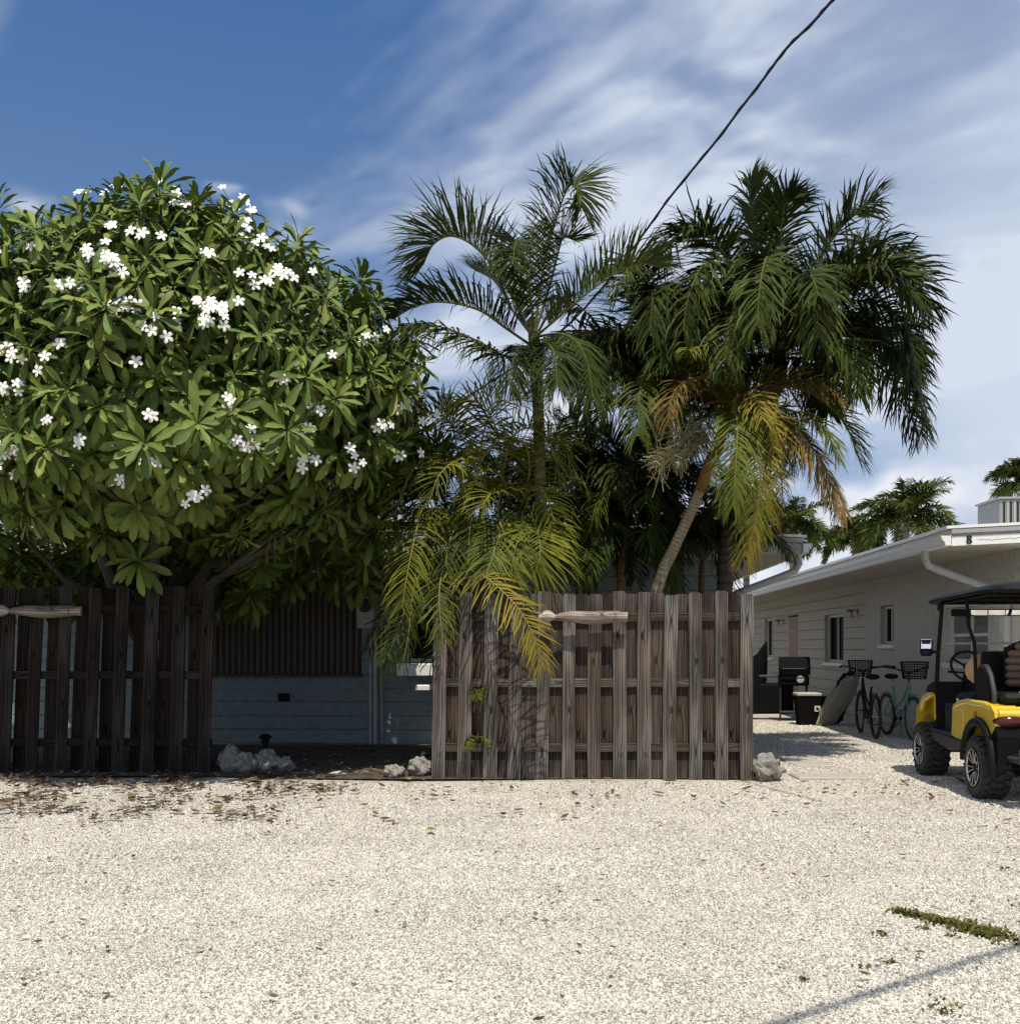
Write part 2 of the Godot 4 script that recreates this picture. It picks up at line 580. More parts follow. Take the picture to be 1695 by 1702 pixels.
func build_gravel() -> void:
	var st := MB.new()
	st.lump(Vector3.ZERO, Vector3(1, 0.62, 0.8), noise(0.9, FastNoiseLite.TYPE_SIMPLEX, 1, 3), 0.35, 3, 6)
	st.smooth()
	st.flat()
	var mm := MultiMesh.new()
	mm.transform_format = MultiMesh.TRANSFORM_3D
	mm.use_colors = true
	mm.mesh = st.mesh()
	var tone := noise(0.45, FastNoiseLite.TYPE_SIMPLEX, 3, 8)
	var N := 330000
	mm.instance_count = N
	rng.seed = 11
	for i in N:
		var z := 0.0
		z = 3.3 * pow(11.0 / 3.3, rng.randf())
		var x := rng.randf_range(-1.0, 1.0) * (0.53 * z + 0.5)
		if z > 10.5 and x < 2.6: z -= 4.0
		if i % 6 == 0:
			z = rng.randf_range(10.6, 19.0)
			x = rng.randf_range(2.7, 5.9)
		var r: float = rng.randf_range(0.003, 0.0072) * (1.0 if rng.randf() > 0.06 else 1.7) * (0.8 + 0.04 * z)
		var b := Basis(Vector3(rng.randf_range(-1, 1), rng.randf_range(-1, 1), rng.randf_range(-1, 1)).normalized(), rng.randf() * TAU)
		mm.set_instance_transform(i, Transform3D(b.scaled(Vector3.ONE * r), Vector3(x, ground_height(x, -z) + r * 0.25, -z)))
		var t := rng.randf_range(0.42, 0.80) * (1.0 + 0.10 * tone.get_noise_2d(x, z * 1.2))
		if rng.randf() < 0.22: t *= 0.42
		mm.set_instance_color(i, Color(t, t * rng.randf_range(0.945, 0.975), t * rng.randf_range(0.83, 0.90)))
	var o := MultiMeshInstance3D.new()
	o.multimesh = mm
	o.material_override = M.stone_bits
	o.name = "gravel"
	add_child(o)
	tag(o, "loose cream gravel chips scattered over the yard", "gravel", "", "stuff")

func build_litter() -> void:
	var lf := MB.new()
	var w := [0.0, 0.16, 0.2, 0.12, 0.0]
	for i in 5:
		var y := i / 4.0 - 0.5
		lf.add(Vector3(-w[i], 0.12 * w[i] + 0.25 * y * y, y), Vector3.UP)
		lf.add(Vector3(w[i], 0.2 * w[i] + 0.25 * y * y, y), Vector3.UP)
	for i in 4:
		var a := i * 2
		lf.idx(a, a + 1, a + 2); lf.idx(a + 1, a + 3, a + 2)
	lf.smooth()
	var mm := MultiMesh.new()
	mm.transform_format = MultiMesh.TRANSFORM_3D
	mm.use_colors = true
	mm.mesh = lf.mesh()
	var N := 5200
	mm.instance_count = N
	rng.seed = 5
	var patch := noise(0.9, FastNoiseLite.TYPE_SIMPLEX, 2, 51)
	for i in N:
		var x := 0.0
		var z := 0.0
		var ok := false
		while not ok:
			var q := rng.randf()
			if q < 0.62:
				x = rng.randf_range(-6.4, -1.6)
				z = 10.9 - 3.5 * pow(rng.randf(), 1.6)
				ok = rng.randf() < clamp(0.55 + 1.1 * patch.get_noise_2d(x, z) - 0.16 * (x + 4.0), 0.03, 1.0)
			elif q < 0.84:
				x = rng.randf_range(-6, 2.4)
				z = rng.randf_range(10.85, 13.5)
				ok = true
			elif q < 0.93:
				x = rng.randf_range(-6, 6)
				z = rng.randf_range(8.8, 10.8)
				ok = rng.randf() < clamp(0.4 + patch.get_noise_2d(x + 20.0, z), 0.0, 1.0)
			else:
				z = rng.randf_range(3.7, 9.0)
				x = rng.randf_range(-0.5, 0.5) * z
				ok = rng.randf() < clamp(0.25 + patch.get_noise_2d(x + 40.0, z) * 0.9, 0.02, 1.0)
		var s: float = rng.randf_range(0.035, 0.11) * (1.0 if z > 8.0 else 0.55)
		if rng.randf() < 0.14 and z > 8.5: s *= 1.6
		var b := Basis(Vector3.UP, rng.randf() * TAU) * Basis(Vector3.RIGHT, rng.randf_range(-0.35, 0.35)) * Basis(Vector3.BACK, rng.randf_range(-0.5, 0.5))
		mm.set_instance_transform(i, Transform3D(b.scaled(Vector3(s, s, s)), Vector3(x, 0.02 + rng.randf() * 0.012 + (0.012 if z > 10.8 else 0.0), -z)))
		var t := rng.randf_range(0.35, 1.1)
		var c := Color(0.09, 0.052, 0.024).lerp(Color(0.22, 0.165, 0.10), pow(rng.randf(), 1.6))
		if rng.randf() < 0.06: c = Color(0.5, 0.46, 0.36)
		mm.set_instance_color(i, Color(c.r * t, c.g * t, c.b * t))
	var o := MultiMeshInstance3D.new()
	o.multimesh = mm
	o.material_override = M.stone_bits
	o.name = "leaf_litter"
	add_child(o)
	tag(o, "dry brown fallen leaves strewn below the flowering tree", "leaves", "", "stuff")
	var one := lf.mesh()
	for s in [[717, 1384, 0.15, 20.0, Color(0.16, 0.20, 0.03), "single green fallen leaf on the gravel before the right fence"], [355, 1352, 0.17, 75.0, Color(0.20, 0.24, 0.05), "yellow green fallen leaf among brown litter by the left fence"], [1003, 1461, 0.07, 80.0, Color(0.05, 0.045, 0.03), "small dark leaf lying alone in the middle of the gravel"], [40, 1638, 0.06, 40.0, Color(0.14, 0.10, 0.05), "curled brown leaf at the bottom left of the gravel"], [553, 1471, 0.06, 60.0, Color(0.06, 0.05, 0.03), "small dark leaf on the open gravel left of centre"]]:
		var p := at(s[0], s[1], EYE * F / (s[1] - 1075.0))
		p.y = 0.025
		var m := mat(s[4].r, s[4].g, s[4].b, 0.6)
		o = null
		var l := put(self, "fallen_leaf", one, m, Transform3D(Basis(Vector3.UP, deg_to_rad(s[3])).scaled(Vector3.ONE * s[2]), p))
		tag(l, s[5], "leaf", "single leaves on the gravel")

func tuft(called: String, label: String, spots: Array, blades: int, hgt: float) -> void:
	var mb := MB.new()
	for i in blades:
		var sp: Array = spots[rng.randi() % spots.size()]
		var p: Vector3 = sp[0].lerp(sp[1], rng.randf()) + Vector3(rng.randfn(0, sp[2]), 0, rng.randfn(0, sp[2]))
		p.y = 0.0
		var d := Vector3(rng.randf_range(-1, 1), 0, rng.randf_range(-1, 1)).normalized()
		var h := hgt * rng.randf_range(0.4, 1.2)
		var w := 0.006
		var s := d.cross(Vector3.UP) * w
		var g := rng.randf_range(0.6, 1.3)
		mb.col = Color(0.085 * g, 0.10 * g, 0.02 * g).lerp(Color(0.16, 0.13, 0.05), 0.4 * rng.randf())
		var a := p + d * h * 0.35 + Vector3.UP * h * 0.6
		var b := p + d * h * 1.0 + Vector3.UP * h * 0.75
		mb.face([p - s, p + s, a + s, a - s])
		mb.face([a - s, a + s, b])
	var o := put(self, called, mb, M.palm)
	tag(o, label, "grass", "", "stuff")

func build_weeds() -> void:
	rng.seed = 21
	var g := func(px: float, py: float) -> Vector3: return at(px, py, EYE * F / (py - 1075.0))
	tuft("grass", "strip of low green weeds crossing the gravel at lower right", [[g.call(1492, 1514), g.call(1580, 1538), 0.03], [g.call(1570, 1532), g.call(1690, 1568), 0.05], [g.call(1600, 1542), g.call(1672, 1560), 0.05]], 900, 0.030)
	tuft("grass", "sparse weed tufts dotted near the lower right corner", [[g.call(1460, 1552), g.call(1472, 1554), 0.02], [g.call(1530, 1543), g.call(1540, 1546), 0.015], [g.call(1575, 1556), g.call(1590, 1558), 0.02], [g.call(1425, 1606), g.call(1440, 1607), 0.015], [g.call(1478, 1600), g.call(1486, 1602), 0.012], [g.call(1655, 1443), g.call(1675, 1446), 0.03], [g.call(1625, 1374), g.call(1655, 1376), 0.03], [g.call(1556, 1658), g.call(1585, 1680), 0.03], [g.call(1560, 1674), g.call(1580, 1690), 0.02], [g.call(1685, 1500), g.call(1695, 1515), 0.03], [g.call(1330, 1626), g.call(1340, 1630), 0.008]], 180, 0.018)

# ---------------------------------------------------------------- fences
func picket(h: float, w: float, sd: int) -> MB:
	var mb := MB.new()
	var r := RandomNumberGenerator.new()
	r.seed = sd
	var t := 0.019
	var bow := r.randf_range(-0.007, 0.007)
	var cup := r.randf_range(-0.006, 0.006)
	var cut := r.randf_range(0.018, 0.03)
	var ys := [0.0, h * 0.25, h * 0.5, h * 0.75, h - cut, h]
	var prev := []
	for i in ys.size():
		var y: float = ys[i]
		var k := y / h
		var dx := bow * sin(k * PI * 1.3)
		var dz := cup * sin(k * PI)
		var hw := w * 0.5 - (0.02 if i == 5 else 0.0)
		var e := 0.003
		var ring := [Vector3(-hw, y, -t / 2), Vector3(-hw, y, t / 2 - e), Vector3(-hw + e, y, t / 2), Vector3(hw - e, y, t / 2), Vector3(hw, y, t / 2 - e), Vector3(hw, y, -t / 2)]
		for j in 6: ring[j] += Vector3(dx, 0, dz)
		if i > 0:
			for j in 6:
				var a: Vector3 = prev[j]
				var b: Vector3 = prev[(j + 1) % 6]
				var c: Vector3 = ring[(j + 1) % 6]
				var d: Vector3 = ring[j]
				var mid := (a + b + c + d) * 0.25
				var nn := (c - a).cross(b - a).normalized()
				if nn.dot(mid - Vector3(dx, mid.y, dz)) < 0: nn = -nn
				mb.face([a, b, c, d], nn, [Vector2(a.x, a.y), Vector2(b.x, b.y), Vector2(c.x, c.y), Vector2(d.x, d.y)])
		prev = ring
	mb.face(prev, Vector3.UP)
	return mb

func fence(o: Node3D, fronts: Array, backs: Array, rails: Array, x0: float, x1: float, hgt: float, shapes: Array, wood: Array) -> void:
	var k := 0
	for f in fronts:
		var xf := rot(Vector3.BACK, rad_to_deg(-f[1]), Vector3(f[0], -0.03, 0.0))
		xf.basis = xf.basis.scaled_local(Vector3(0.98 + 0.05 * sin(k * 7.3), (hgt + f[2] + 0.03) / 2.0, 1))
		put(o, "picket", shapes[(k * 3 + 1) % shapes.size()], wood[[0, 2, 5, 0, 4, 5, 2][k * 3 % 7]], xf)
		k += 1
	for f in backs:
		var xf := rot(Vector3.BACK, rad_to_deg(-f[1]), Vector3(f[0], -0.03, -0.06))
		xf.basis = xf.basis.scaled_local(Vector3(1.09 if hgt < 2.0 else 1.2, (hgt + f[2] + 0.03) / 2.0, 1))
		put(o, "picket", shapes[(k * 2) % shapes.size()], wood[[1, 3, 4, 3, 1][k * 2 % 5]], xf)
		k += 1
	var len := x1 - x0
	var rl := MB.new()
	rl.box(Vector3.ZERO, Vector3(0.089, len, 0.038), 0.004)
	var rm := rl.mesh()
	for y in rails:
		put(o, "rail", rm, wood[(k * 2 + 1) % 6], rot(Vector3.BACK, 90, Vector3((x0 + x1) * 0.5, y, -0.0305)))
		k += 1
	var po := MB.new()
	po.box(Vector3(0, (hgt - 0.08) * 0.5 - 0.15, 0), Vector3(0.089, hgt - 0.08 + 0.3, 0.089), 0.006)
	var pm := po.mesh()
	for x in [x0 + 0.1, (x0 + x1) * 0.5, x1 - 0.1]:
		put(o, "post", pm, wood[k % 6], Transform3D(Basis(), Vector3(x, 0, -0.117)))
		k += 1

func driftwood(label: String, pts: Array, base: Vector3, tail_left: bool) -> void:
	var o := thing("driftwood_fish", label, "driftwood", base)
	var L: float = pts[1]
	var mb := MB.new()
	var ps := []
	var rs := []
	for i in 15:
		var t := i / 14.0
		ps.append(Vector3(lerp(-L * 0.5, L * 0.5, t), 0.006 * sin(t * 9.0), 0.004 * sin(t * 6.0)))
		var r: float = 0.034 * pow(sin(PI * clamp(0.06 + t * 0.80, 0.0, 1.0)), 0.5)
		if t > 0.8: r = 0.027 + 0.003 * sin(t * 60.0)
		rs.append(r)
	mb.tube(ps, rs, 12, true, 2.0)
	put(o, "body", mb, M.driftwood)
	var tl := MB.new()
	var pl := []
	var rl := []
	for i in 9:
		var t := i / 8.0
		pl.append(Vector3(-L * 0.5 - 0.005 - t * 0.17, 0.008 * sin(t * 4.0), 0))
		rl.append(0.008 + 0.026 * sin(PI * min(t * 1.0, 1.0) * 0.9 + 0.15) * (1.0 if t < 0.75 else 0.8))
	tl.tube(pl, rl, 10, true, 2.0)
	put(o, "tail", tl, M.driftwood)
	var gl := MB.new()
	var ge := []
	for i in 9:
		var a := lerpf(-1.2, 1.2, i / 8.0)
		ge.append(Vector3(L * 0.5 - L * 0.18 + 0.012 * cos(a), 0.056 * sin(a), 0.004 + 0.034 * cos(a)))
	gl.tube(ge, [0.006], 5)
	put(o, "gill_band", gl, M.driftwood)

func build_fences() -> void:
	var shapes := []
	for i in 9: shapes.append(picket(2.0, 0.142, 100 + i).mesh())
	# right fence, shadow-box boards; x in metres from its left end
	var z := 10.72
	var o := thing("wooden_fence", "weathered grey board fence panel under the palms, in sun and dappled shade", "fence", Vector3(0, 0, -z))
	var fr := []
	var bk := []
	var px := [310, 412, 518, 615, 725, 832, 936, 1040, 1138, 1241, 1345, 1450, 1552]
	var prev := 0.0
	for i in px.size():
		var bx: float = (600.0 + px[i] * 0.413 - 847.5) / F * z
		var lean: float = lerpf(0.022, 0.0, clamp(i / 9.0, 0.0, 1.0)) + 0.004 * sin(i * 2.3)
		fr.append([bx, lean + 0.004 * sin(i * 5.1), 0.016 * sin(i * 1.9) + 0.008 * sin(i * 4.7)])
		if i > 0: bk.append([(bx + prev) * 0.5 + 0.01 * sin(i * 5.0), lean, 0.01 * sin(i * 3.1) - 0.005])
		prev = bx
	fence(o, fr, bk, [1.70, 1.01, 0.33], fr[0][0] - 0.06, fr[-1][0] + 0.06, 1.955, shapes, M.wood)
	# left fence
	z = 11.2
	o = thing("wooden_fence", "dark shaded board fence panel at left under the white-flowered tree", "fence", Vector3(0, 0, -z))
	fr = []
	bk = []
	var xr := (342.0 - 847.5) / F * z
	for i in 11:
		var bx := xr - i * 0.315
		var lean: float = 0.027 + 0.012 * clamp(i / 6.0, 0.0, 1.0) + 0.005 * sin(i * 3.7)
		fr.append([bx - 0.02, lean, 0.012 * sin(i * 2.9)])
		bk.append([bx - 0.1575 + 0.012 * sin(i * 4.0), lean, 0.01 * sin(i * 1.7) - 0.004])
	fence(o, fr, bk, [1.80, 1.08, 0.34], xr - 3.4, xr + 0.06, 2.05, shapes, M.wood_shaded)
	# carved driftwood fish
	driftwood("bleached driftwood fish hung on the sunlit right fence", [0, 1.28 * 0.58], at(983, 1026, 10.6), true)
	driftwood("dark driftwood fish hung on the shaded left fence", [0, 0.78], at(76, 1016, 11.14), true)

# ---------------------------------------------------------------- buildings
# wall face in the plane x = 0 of the frame xf, running along +z of that frame; openings are [z0, z1, y0, y1]
func courses(o: Node3D, called: String, xf: Transform3D, z0: float, z1: float, top: float, ch: float, openings: Array, m: Material) -> void:
	var y := 0.0
	while y < top - 0.02:
		var y1: float = min(y + ch, top)
		var cuts := [y, y1 - 0.014]
		for w in openings:
			for e in [w[2], w[3]]:
				if e > y + 0.01 and e < y1 - 0.02: cuts.append(e)
		cuts.sort()
		for i in cuts.size() - 1:
			var spans := [[z0, z1]]
			for w in openings:
				if w[2] < cuts[i + 1] - 0.003 and w[3] > cuts[i] + 0.003:
					var nx := []
					for s in spans:
						if w[0] > s[0] and w[1] < s[1]:
							nx.append([s[0], w[0]]); nx.append([w[1], s[1]])
						else: nx.append(s)
					spans = nx
			for s in spans:
				var mb := MB.new()
				mb.box(Vector3(0.1, (cuts[i] + cuts[i + 1]) * 0.5, (s[0] + s[1]) * 0.5), Vector3(0.2, cuts[i + 1] - cuts[i], s[1] - s[0]), 0.003)
				put(o, called, mb, m, xf)
		y = y1
	# recessed mortar behind the courses
	var bk := MB.new()
	var ys := [0.0, top]
	for w in openings: ys.append(w[2]); ys.append(w[3])
	ys.sort()
	for i in ys.size() - 1:
		if ys[i + 1] - ys[i] < 0.004: continue
		var spans := [[z0, z1]]
		for w in openings:
			if w[2] < ys[i + 1] - 0.003 and w[3] > ys[i] + 0.003:
				var nx := []
				for s in spans:
					if w[0] > s[0] and w[1] < s[1]:
						nx.append([s[0], w[0]]); nx.append([w[1], s[1]])
					else: nx.append(s)
				spans = nx
		for s in spans: bk.box(Vector3(0.111, (ys[i] + ys[i + 1]) * 0.5, (s[0] + s[1]) * 0.5), Vector3(0.172, ys[i + 1] - ys[i], s[1] - s[0] - 0.004))
	put(o, "wall", bk, m, xf)

# a window set into such a wall
func window(o: Node3D, xf: Transform3D, w: Array, mull := true, cross := false, sill := true) -> void:
	var c := Vector3(0.11, (w[2] + w[3]) * 0.5, (w[0] + w[1]) * 0.5)
	var h: float = w[3] - w[2]
	var l: float = w[1] - w[0]
	var wn := hub(o, "window", xf)
	var fr := MB.new()
	for s in [-1.0, 1.0]:
		fr.box(c + Vector3(0, 0, s * (l * 0.5 - 0.02)), Vector3(0.05, h - 0.002, 0.038), 0.004)
		fr.box(c + Vector3(0, s * (h * 0.5 - 0.03), 0), Vector3(0.044, 0.058, l - 0.12), 0.004)
	if mull: fr.box(c + Vector3(-0.004, 0, 0), Vector3(0.04, h - 0.12, 0.034), 0.004)
	if cross: fr.box(c + Vector3(-0.008, 0, 0), Vector3(0.036, 0.045, l - 0.08), 0.004)
	put(wn, "frame", fr, M.frame)
	var pn := MB.new()
	var zz := [-0.25, 0.25] if mull else [0.0]
	for q in zz:
		pn = MB.new()
		pn.box(c + Vector3(0.01, 0, q * (l - 0.1)), Vector3(0.006, h - 0.1, (l - 0.1) * (0.5 if mull else 1.0) - 0.02))
		put(wn, "pane", pn, M.pane)
	if sill:
		var si := MB.new()
		si.box(Vector3(0.03, w[2] - 0.04, c.z), Vector3(0.16, 0.078, l + 0.06), 0.008)
		put(wn, "sill", si, M.white)

func wall_lamp(o: Node3D, at_: Vector3) -> void:
	var l := hub(o, "wall_lamp", Transform3D(Basis(), at_))
	var a := MB.new()
	a.xf = rot(Vector3.BACK, 90)
	a.lathe([Vector2(0.001, 0.0), Vector2(0.055, 0.0), Vector2(0.055, 0.02), Vector2(0.03, 0.03), Vector2(0.001, 0.031)], 14)
	put(l, "wall_plate", a, M.copper)
	a = MB.new()
	a.tube([Vector3(-0.02, 0, 0), Vector3(-0.10, 0.03, 0), Vector3(-0.16, 0.02, 0)], [0.012], 7)
	a.xf = Transform3D(Basis(), Vector3(-0.16, 0, 0))
	a.lathe([Vector2(0.001, 0.04), Vector2(0.05, 0.035), Vector2(0.075, -0.015), Vector2(0.07, -0.02)], 14)
	put(l, "bracket", a, M.copper)
	a = MB.new()
	a.xf = Transform3D(Basis(), Vector3(-0.16, -0.02, 0))
	a.lathe([Vector2(0.06, 0.0), Vector2(0.062, -0.09), Vector2(0.05, -0.11), Vector2(0.001, -0.115)], 14)
	put(l, "lamp_shade", a, M.frost)

func gutter(o: Node3D, x: float, y: float, z0: float, z1: float, s: float) -> void:
	# s = -1: opens towards the house on +x
	var pr := PackedVector2Array([Vector2(0, 0), Vector2(0.075 * s, 0), Vector2(0.085 * s, 0.045), Vector2(0.12 * s, 0.085), Vector2(0.125 * s, 0.13), Vector2(0.118 * s, 0.13), Vector2(0.11 * s, 0.09), Vector2(0.078 * s, 0.05), Vector2(0.068 * s, 0.008), Vector2(0.006 * s, 0.008), Vector2(0.006 * s, 0.13), Vector2(0, 0.13)])
	var mb := MB.new()
	mb.xf = Transform3D(Basis(Vector3(0, 0, -1), Vector3.UP, Vector3(1, 0, 0)), Vector3(x, y, 0))
	mb.prism(pr, -z1, -z0)
	mb.face([Vector3(-z1, 0.002, 0), Vector3(-z1, 0.002, 0.07 * s), Vector3(-z1, 0.125, 0.115 * s), Vector3(-z1, 0.125, 0)])
	put(o, "gutter", mb, M.white)

func number(o: Node3D, txt: String, xf: Transform3D, hgt: float) -> void:
	var t := TextMesh.new()
	t.text = txt
	var f := SystemFont.new()
	f.font_names = PackedStringArray(["Droid Sans"])
	f.font_weight = 700
	t.font = f
	t.font_size = 64
	t.pixel_size = hgt / 46.0
	t.depth = 0.012
	put(o, "house_number", t, M.black_print, xf)

func build_right_house() -> void:
	var z := 13.0
	var o := thing("beach_cottage", "long low cream cottage at right with white fascia and the number 8", "house", Vector3(5.95 + 0.049 * z, 0, -z), -0.049)
	# local frame: wall face x = 0, near end z = 0, running back along -z
	var top := 2.68
	var ops := []
	for q in [[1462, 1484.4, 1006, 1071], [1369.7, 1400.8, 1021, 1101], [1308.6, 1336, 1022, 1198], [1270, 1284, 1028, 1092], [1570, 1641, 1007, 1103]]:
		var za: float = 5.95 / ((q[1] - 847.5) / F - 0.049)
		var zb: float = 5.95 / ((q[0] - 847.5) / F - 0.049)
		var zm := (za + zb) * 0.5
		if q[0] == 1570: zm = za + 0.6
		ops.append([z - zb, z - za, EYE + (1075.0 - q[3]) / F * zm, EYE + (1075.0 - q[2]) / F * zm])
	ops[2][2] = -0.01
	ops[2][1] = ops[2][0] + 1.15
	courses(o, "wall_course", Transform3D(), -24.0, -7.0, top, 0.2235, ops.filter(func(w): return w[1] < -7.0), M.cream)
	courses(o, "plain_wall", Transform3D(), -7.0, 0.0, top, 9.0, ops.filter(func(w): return w[0] > -7.0), M.cream)
	for i in [0, 1, 3, 4]: window(o, Transform3D(), ops[i], true, i == 4, true)
	# door
	var d := hub(o, "door")
	var mb := MB.new()
	mb.box(Vector3(0.05, ops[2][3] * 0.5, (ops[2][0] + ops[2][1]) * 0.5), Vector3(0.05, ops[2][3] - 0.08, 1.03), 0.006)
	put(d, "door_leaf", mb, M.door)
	for i in 3:
		mb = MB.new()
		mb.box(Vector3(0.024, 0.4 + i * 0.62, (ops[2][0] + ops[2][1]) * 0.5), Vector3(0.016, 0.48, 0.75), 0.01)
		put(d, "door_panel", mb, M.door)
	mb = MB.new()
	for s in [ops[2][0] + 0.03, ops[2][1] - 0.03]: mb.box(Vector3(0.06, ops[2][3] * 0.5 - 0.02, s), Vector3(0.1, ops[2][3] - 0.05, 0.056), 0.004)
	put(d, "door_frame", mb, M.frame)
	for q in [[1425, 1016], [1301.5, 1032]]:
		var zz: float = 5.95 / ((q[0] - 847.5) / F - 0.049)
		wall_lamp(o, Vector3(0.0, EYE + (1075.0 - q[1]) / F * zz, z - zz))
	# other walls close the house
	mb = MB.new()
	mb.box(Vector3(4.6, top * 0.5, -0.1), Vector3(8.8, top, 0.2))
	mb.box(Vector3(4.6, top * 0.5, -24.1), Vector3(8.8, top, 0.2))
	mb.box(Vector3(9.1, top * 0.5, -12.1), Vector3(0.2, top, 24.2))
	put(o, "wall", mb, M.cream)
	# roof: shallow gable, overhanging 1.1 m
	var rise := 0.045
	var e0 := -1.06
	var ridge := 4.5
	var sec := PackedVector2Array([Vector2(e0, 2.66), Vector2(10.2, 2.66), Vector2(10.2, 2.86), Vector2(ridge, 2.86 + rise * (ridge - e0)), Vector2(e0, 2.86)])
	mb = MB.new()
	mb.xf = Transform3D(Basis(Vector3(0, 0, -1), Vector3.UP, Vector3(1, 0, 0)), Vector3.ZERO)
	mb.prism(sec, -0.2, 24.6)
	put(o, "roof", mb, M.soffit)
	# roofing sheet, its edge proud of the fascia
	for s in [[e0 - 0.06, 2.868, ridge, 2.868 + rise * (ridge - e0 + 0.06)], [10.26, 2.868, ridge, 2.868 + rise * (ridge - e0 + 0.06)]]:
		mb = MB.new()
		mb.xf = Transform3D(Basis(Vector3(0, 0, -1), Vector3.UP, Vector3(1, 0, 0)), Vector3.ZERO)
		mb.prism(PackedVector2Array([Vector2(s[0], s[1]), Vector2(s[2], s[3]), Vector2(s[2], s[3] + 0.035), Vector2(s[0], s[1] + 0.035)]), -0.27, 24.65)
		put(o, "roof_sheet", mb, M.white)
	# front fascia: drip edge, upper and lower board
	for q in [[2.655, 0.118, 0.222], [2.785, 0.022, 0.206], [2.812, 0.05, 0.236]]:
		mb = MB.new()
		var a := Vector3(e0 + 0.02, q[0], 0)
		var ln := ridge - e0 - 0.02
		mb.prism(PackedVector2Array([Vector2(0.2, 0.0), Vector2(q[2], 0.0), Vector2(q[2], q[1]), Vector2(0.2, q[1])]), 0, ln)
		for i in mb.v.size(): mb.v[i] += Vector3(a.x, a.y + rise * mb.v[i].x * 1.0, 0)
		put(o, "fascia_board", mb, M.white if q[1] > 0.03 else M.concrete)
	gutter(o, e0, 2.655, -24.4, 0.26, -1.0)
	# downspout back to the wall
	mb = MB.new()
	mb.tube([Vector3(-1.10, 2.66, -0.55), Vector3(-1.10, 2.56, -0.55), Vector3(-1.06, 2.47, -0.55), Vector3(-0.9, 2.40, -0.55), Vector3(-0.2, 2.13, -0.5), Vector3(-0.09, 2.06, -0.5), Vector3(-0.06, 1.95, -0.5), Vector3(-0.06, 0.1, -0.5)], [0.05], 10)
	put(o, "downspout", mb, M.gutter)
	number(o, "8", Transform3D(Basis(), Vector3(-0.83, 2.73, 0.23)), 0.105)
	mb = MB.new()
	var pts := []
	rng.seed = 61
	for i in 26: pts.append(Vector3(-0.72 + i * 0.028, 2.725 + rng.randf_range(-0.012, 0.014) + 0.0013 * i, 0.2225))
	mb.tube(pts, [0.0022], 4)
	put(o, "worn_paint_line", mb, M.charcoal)

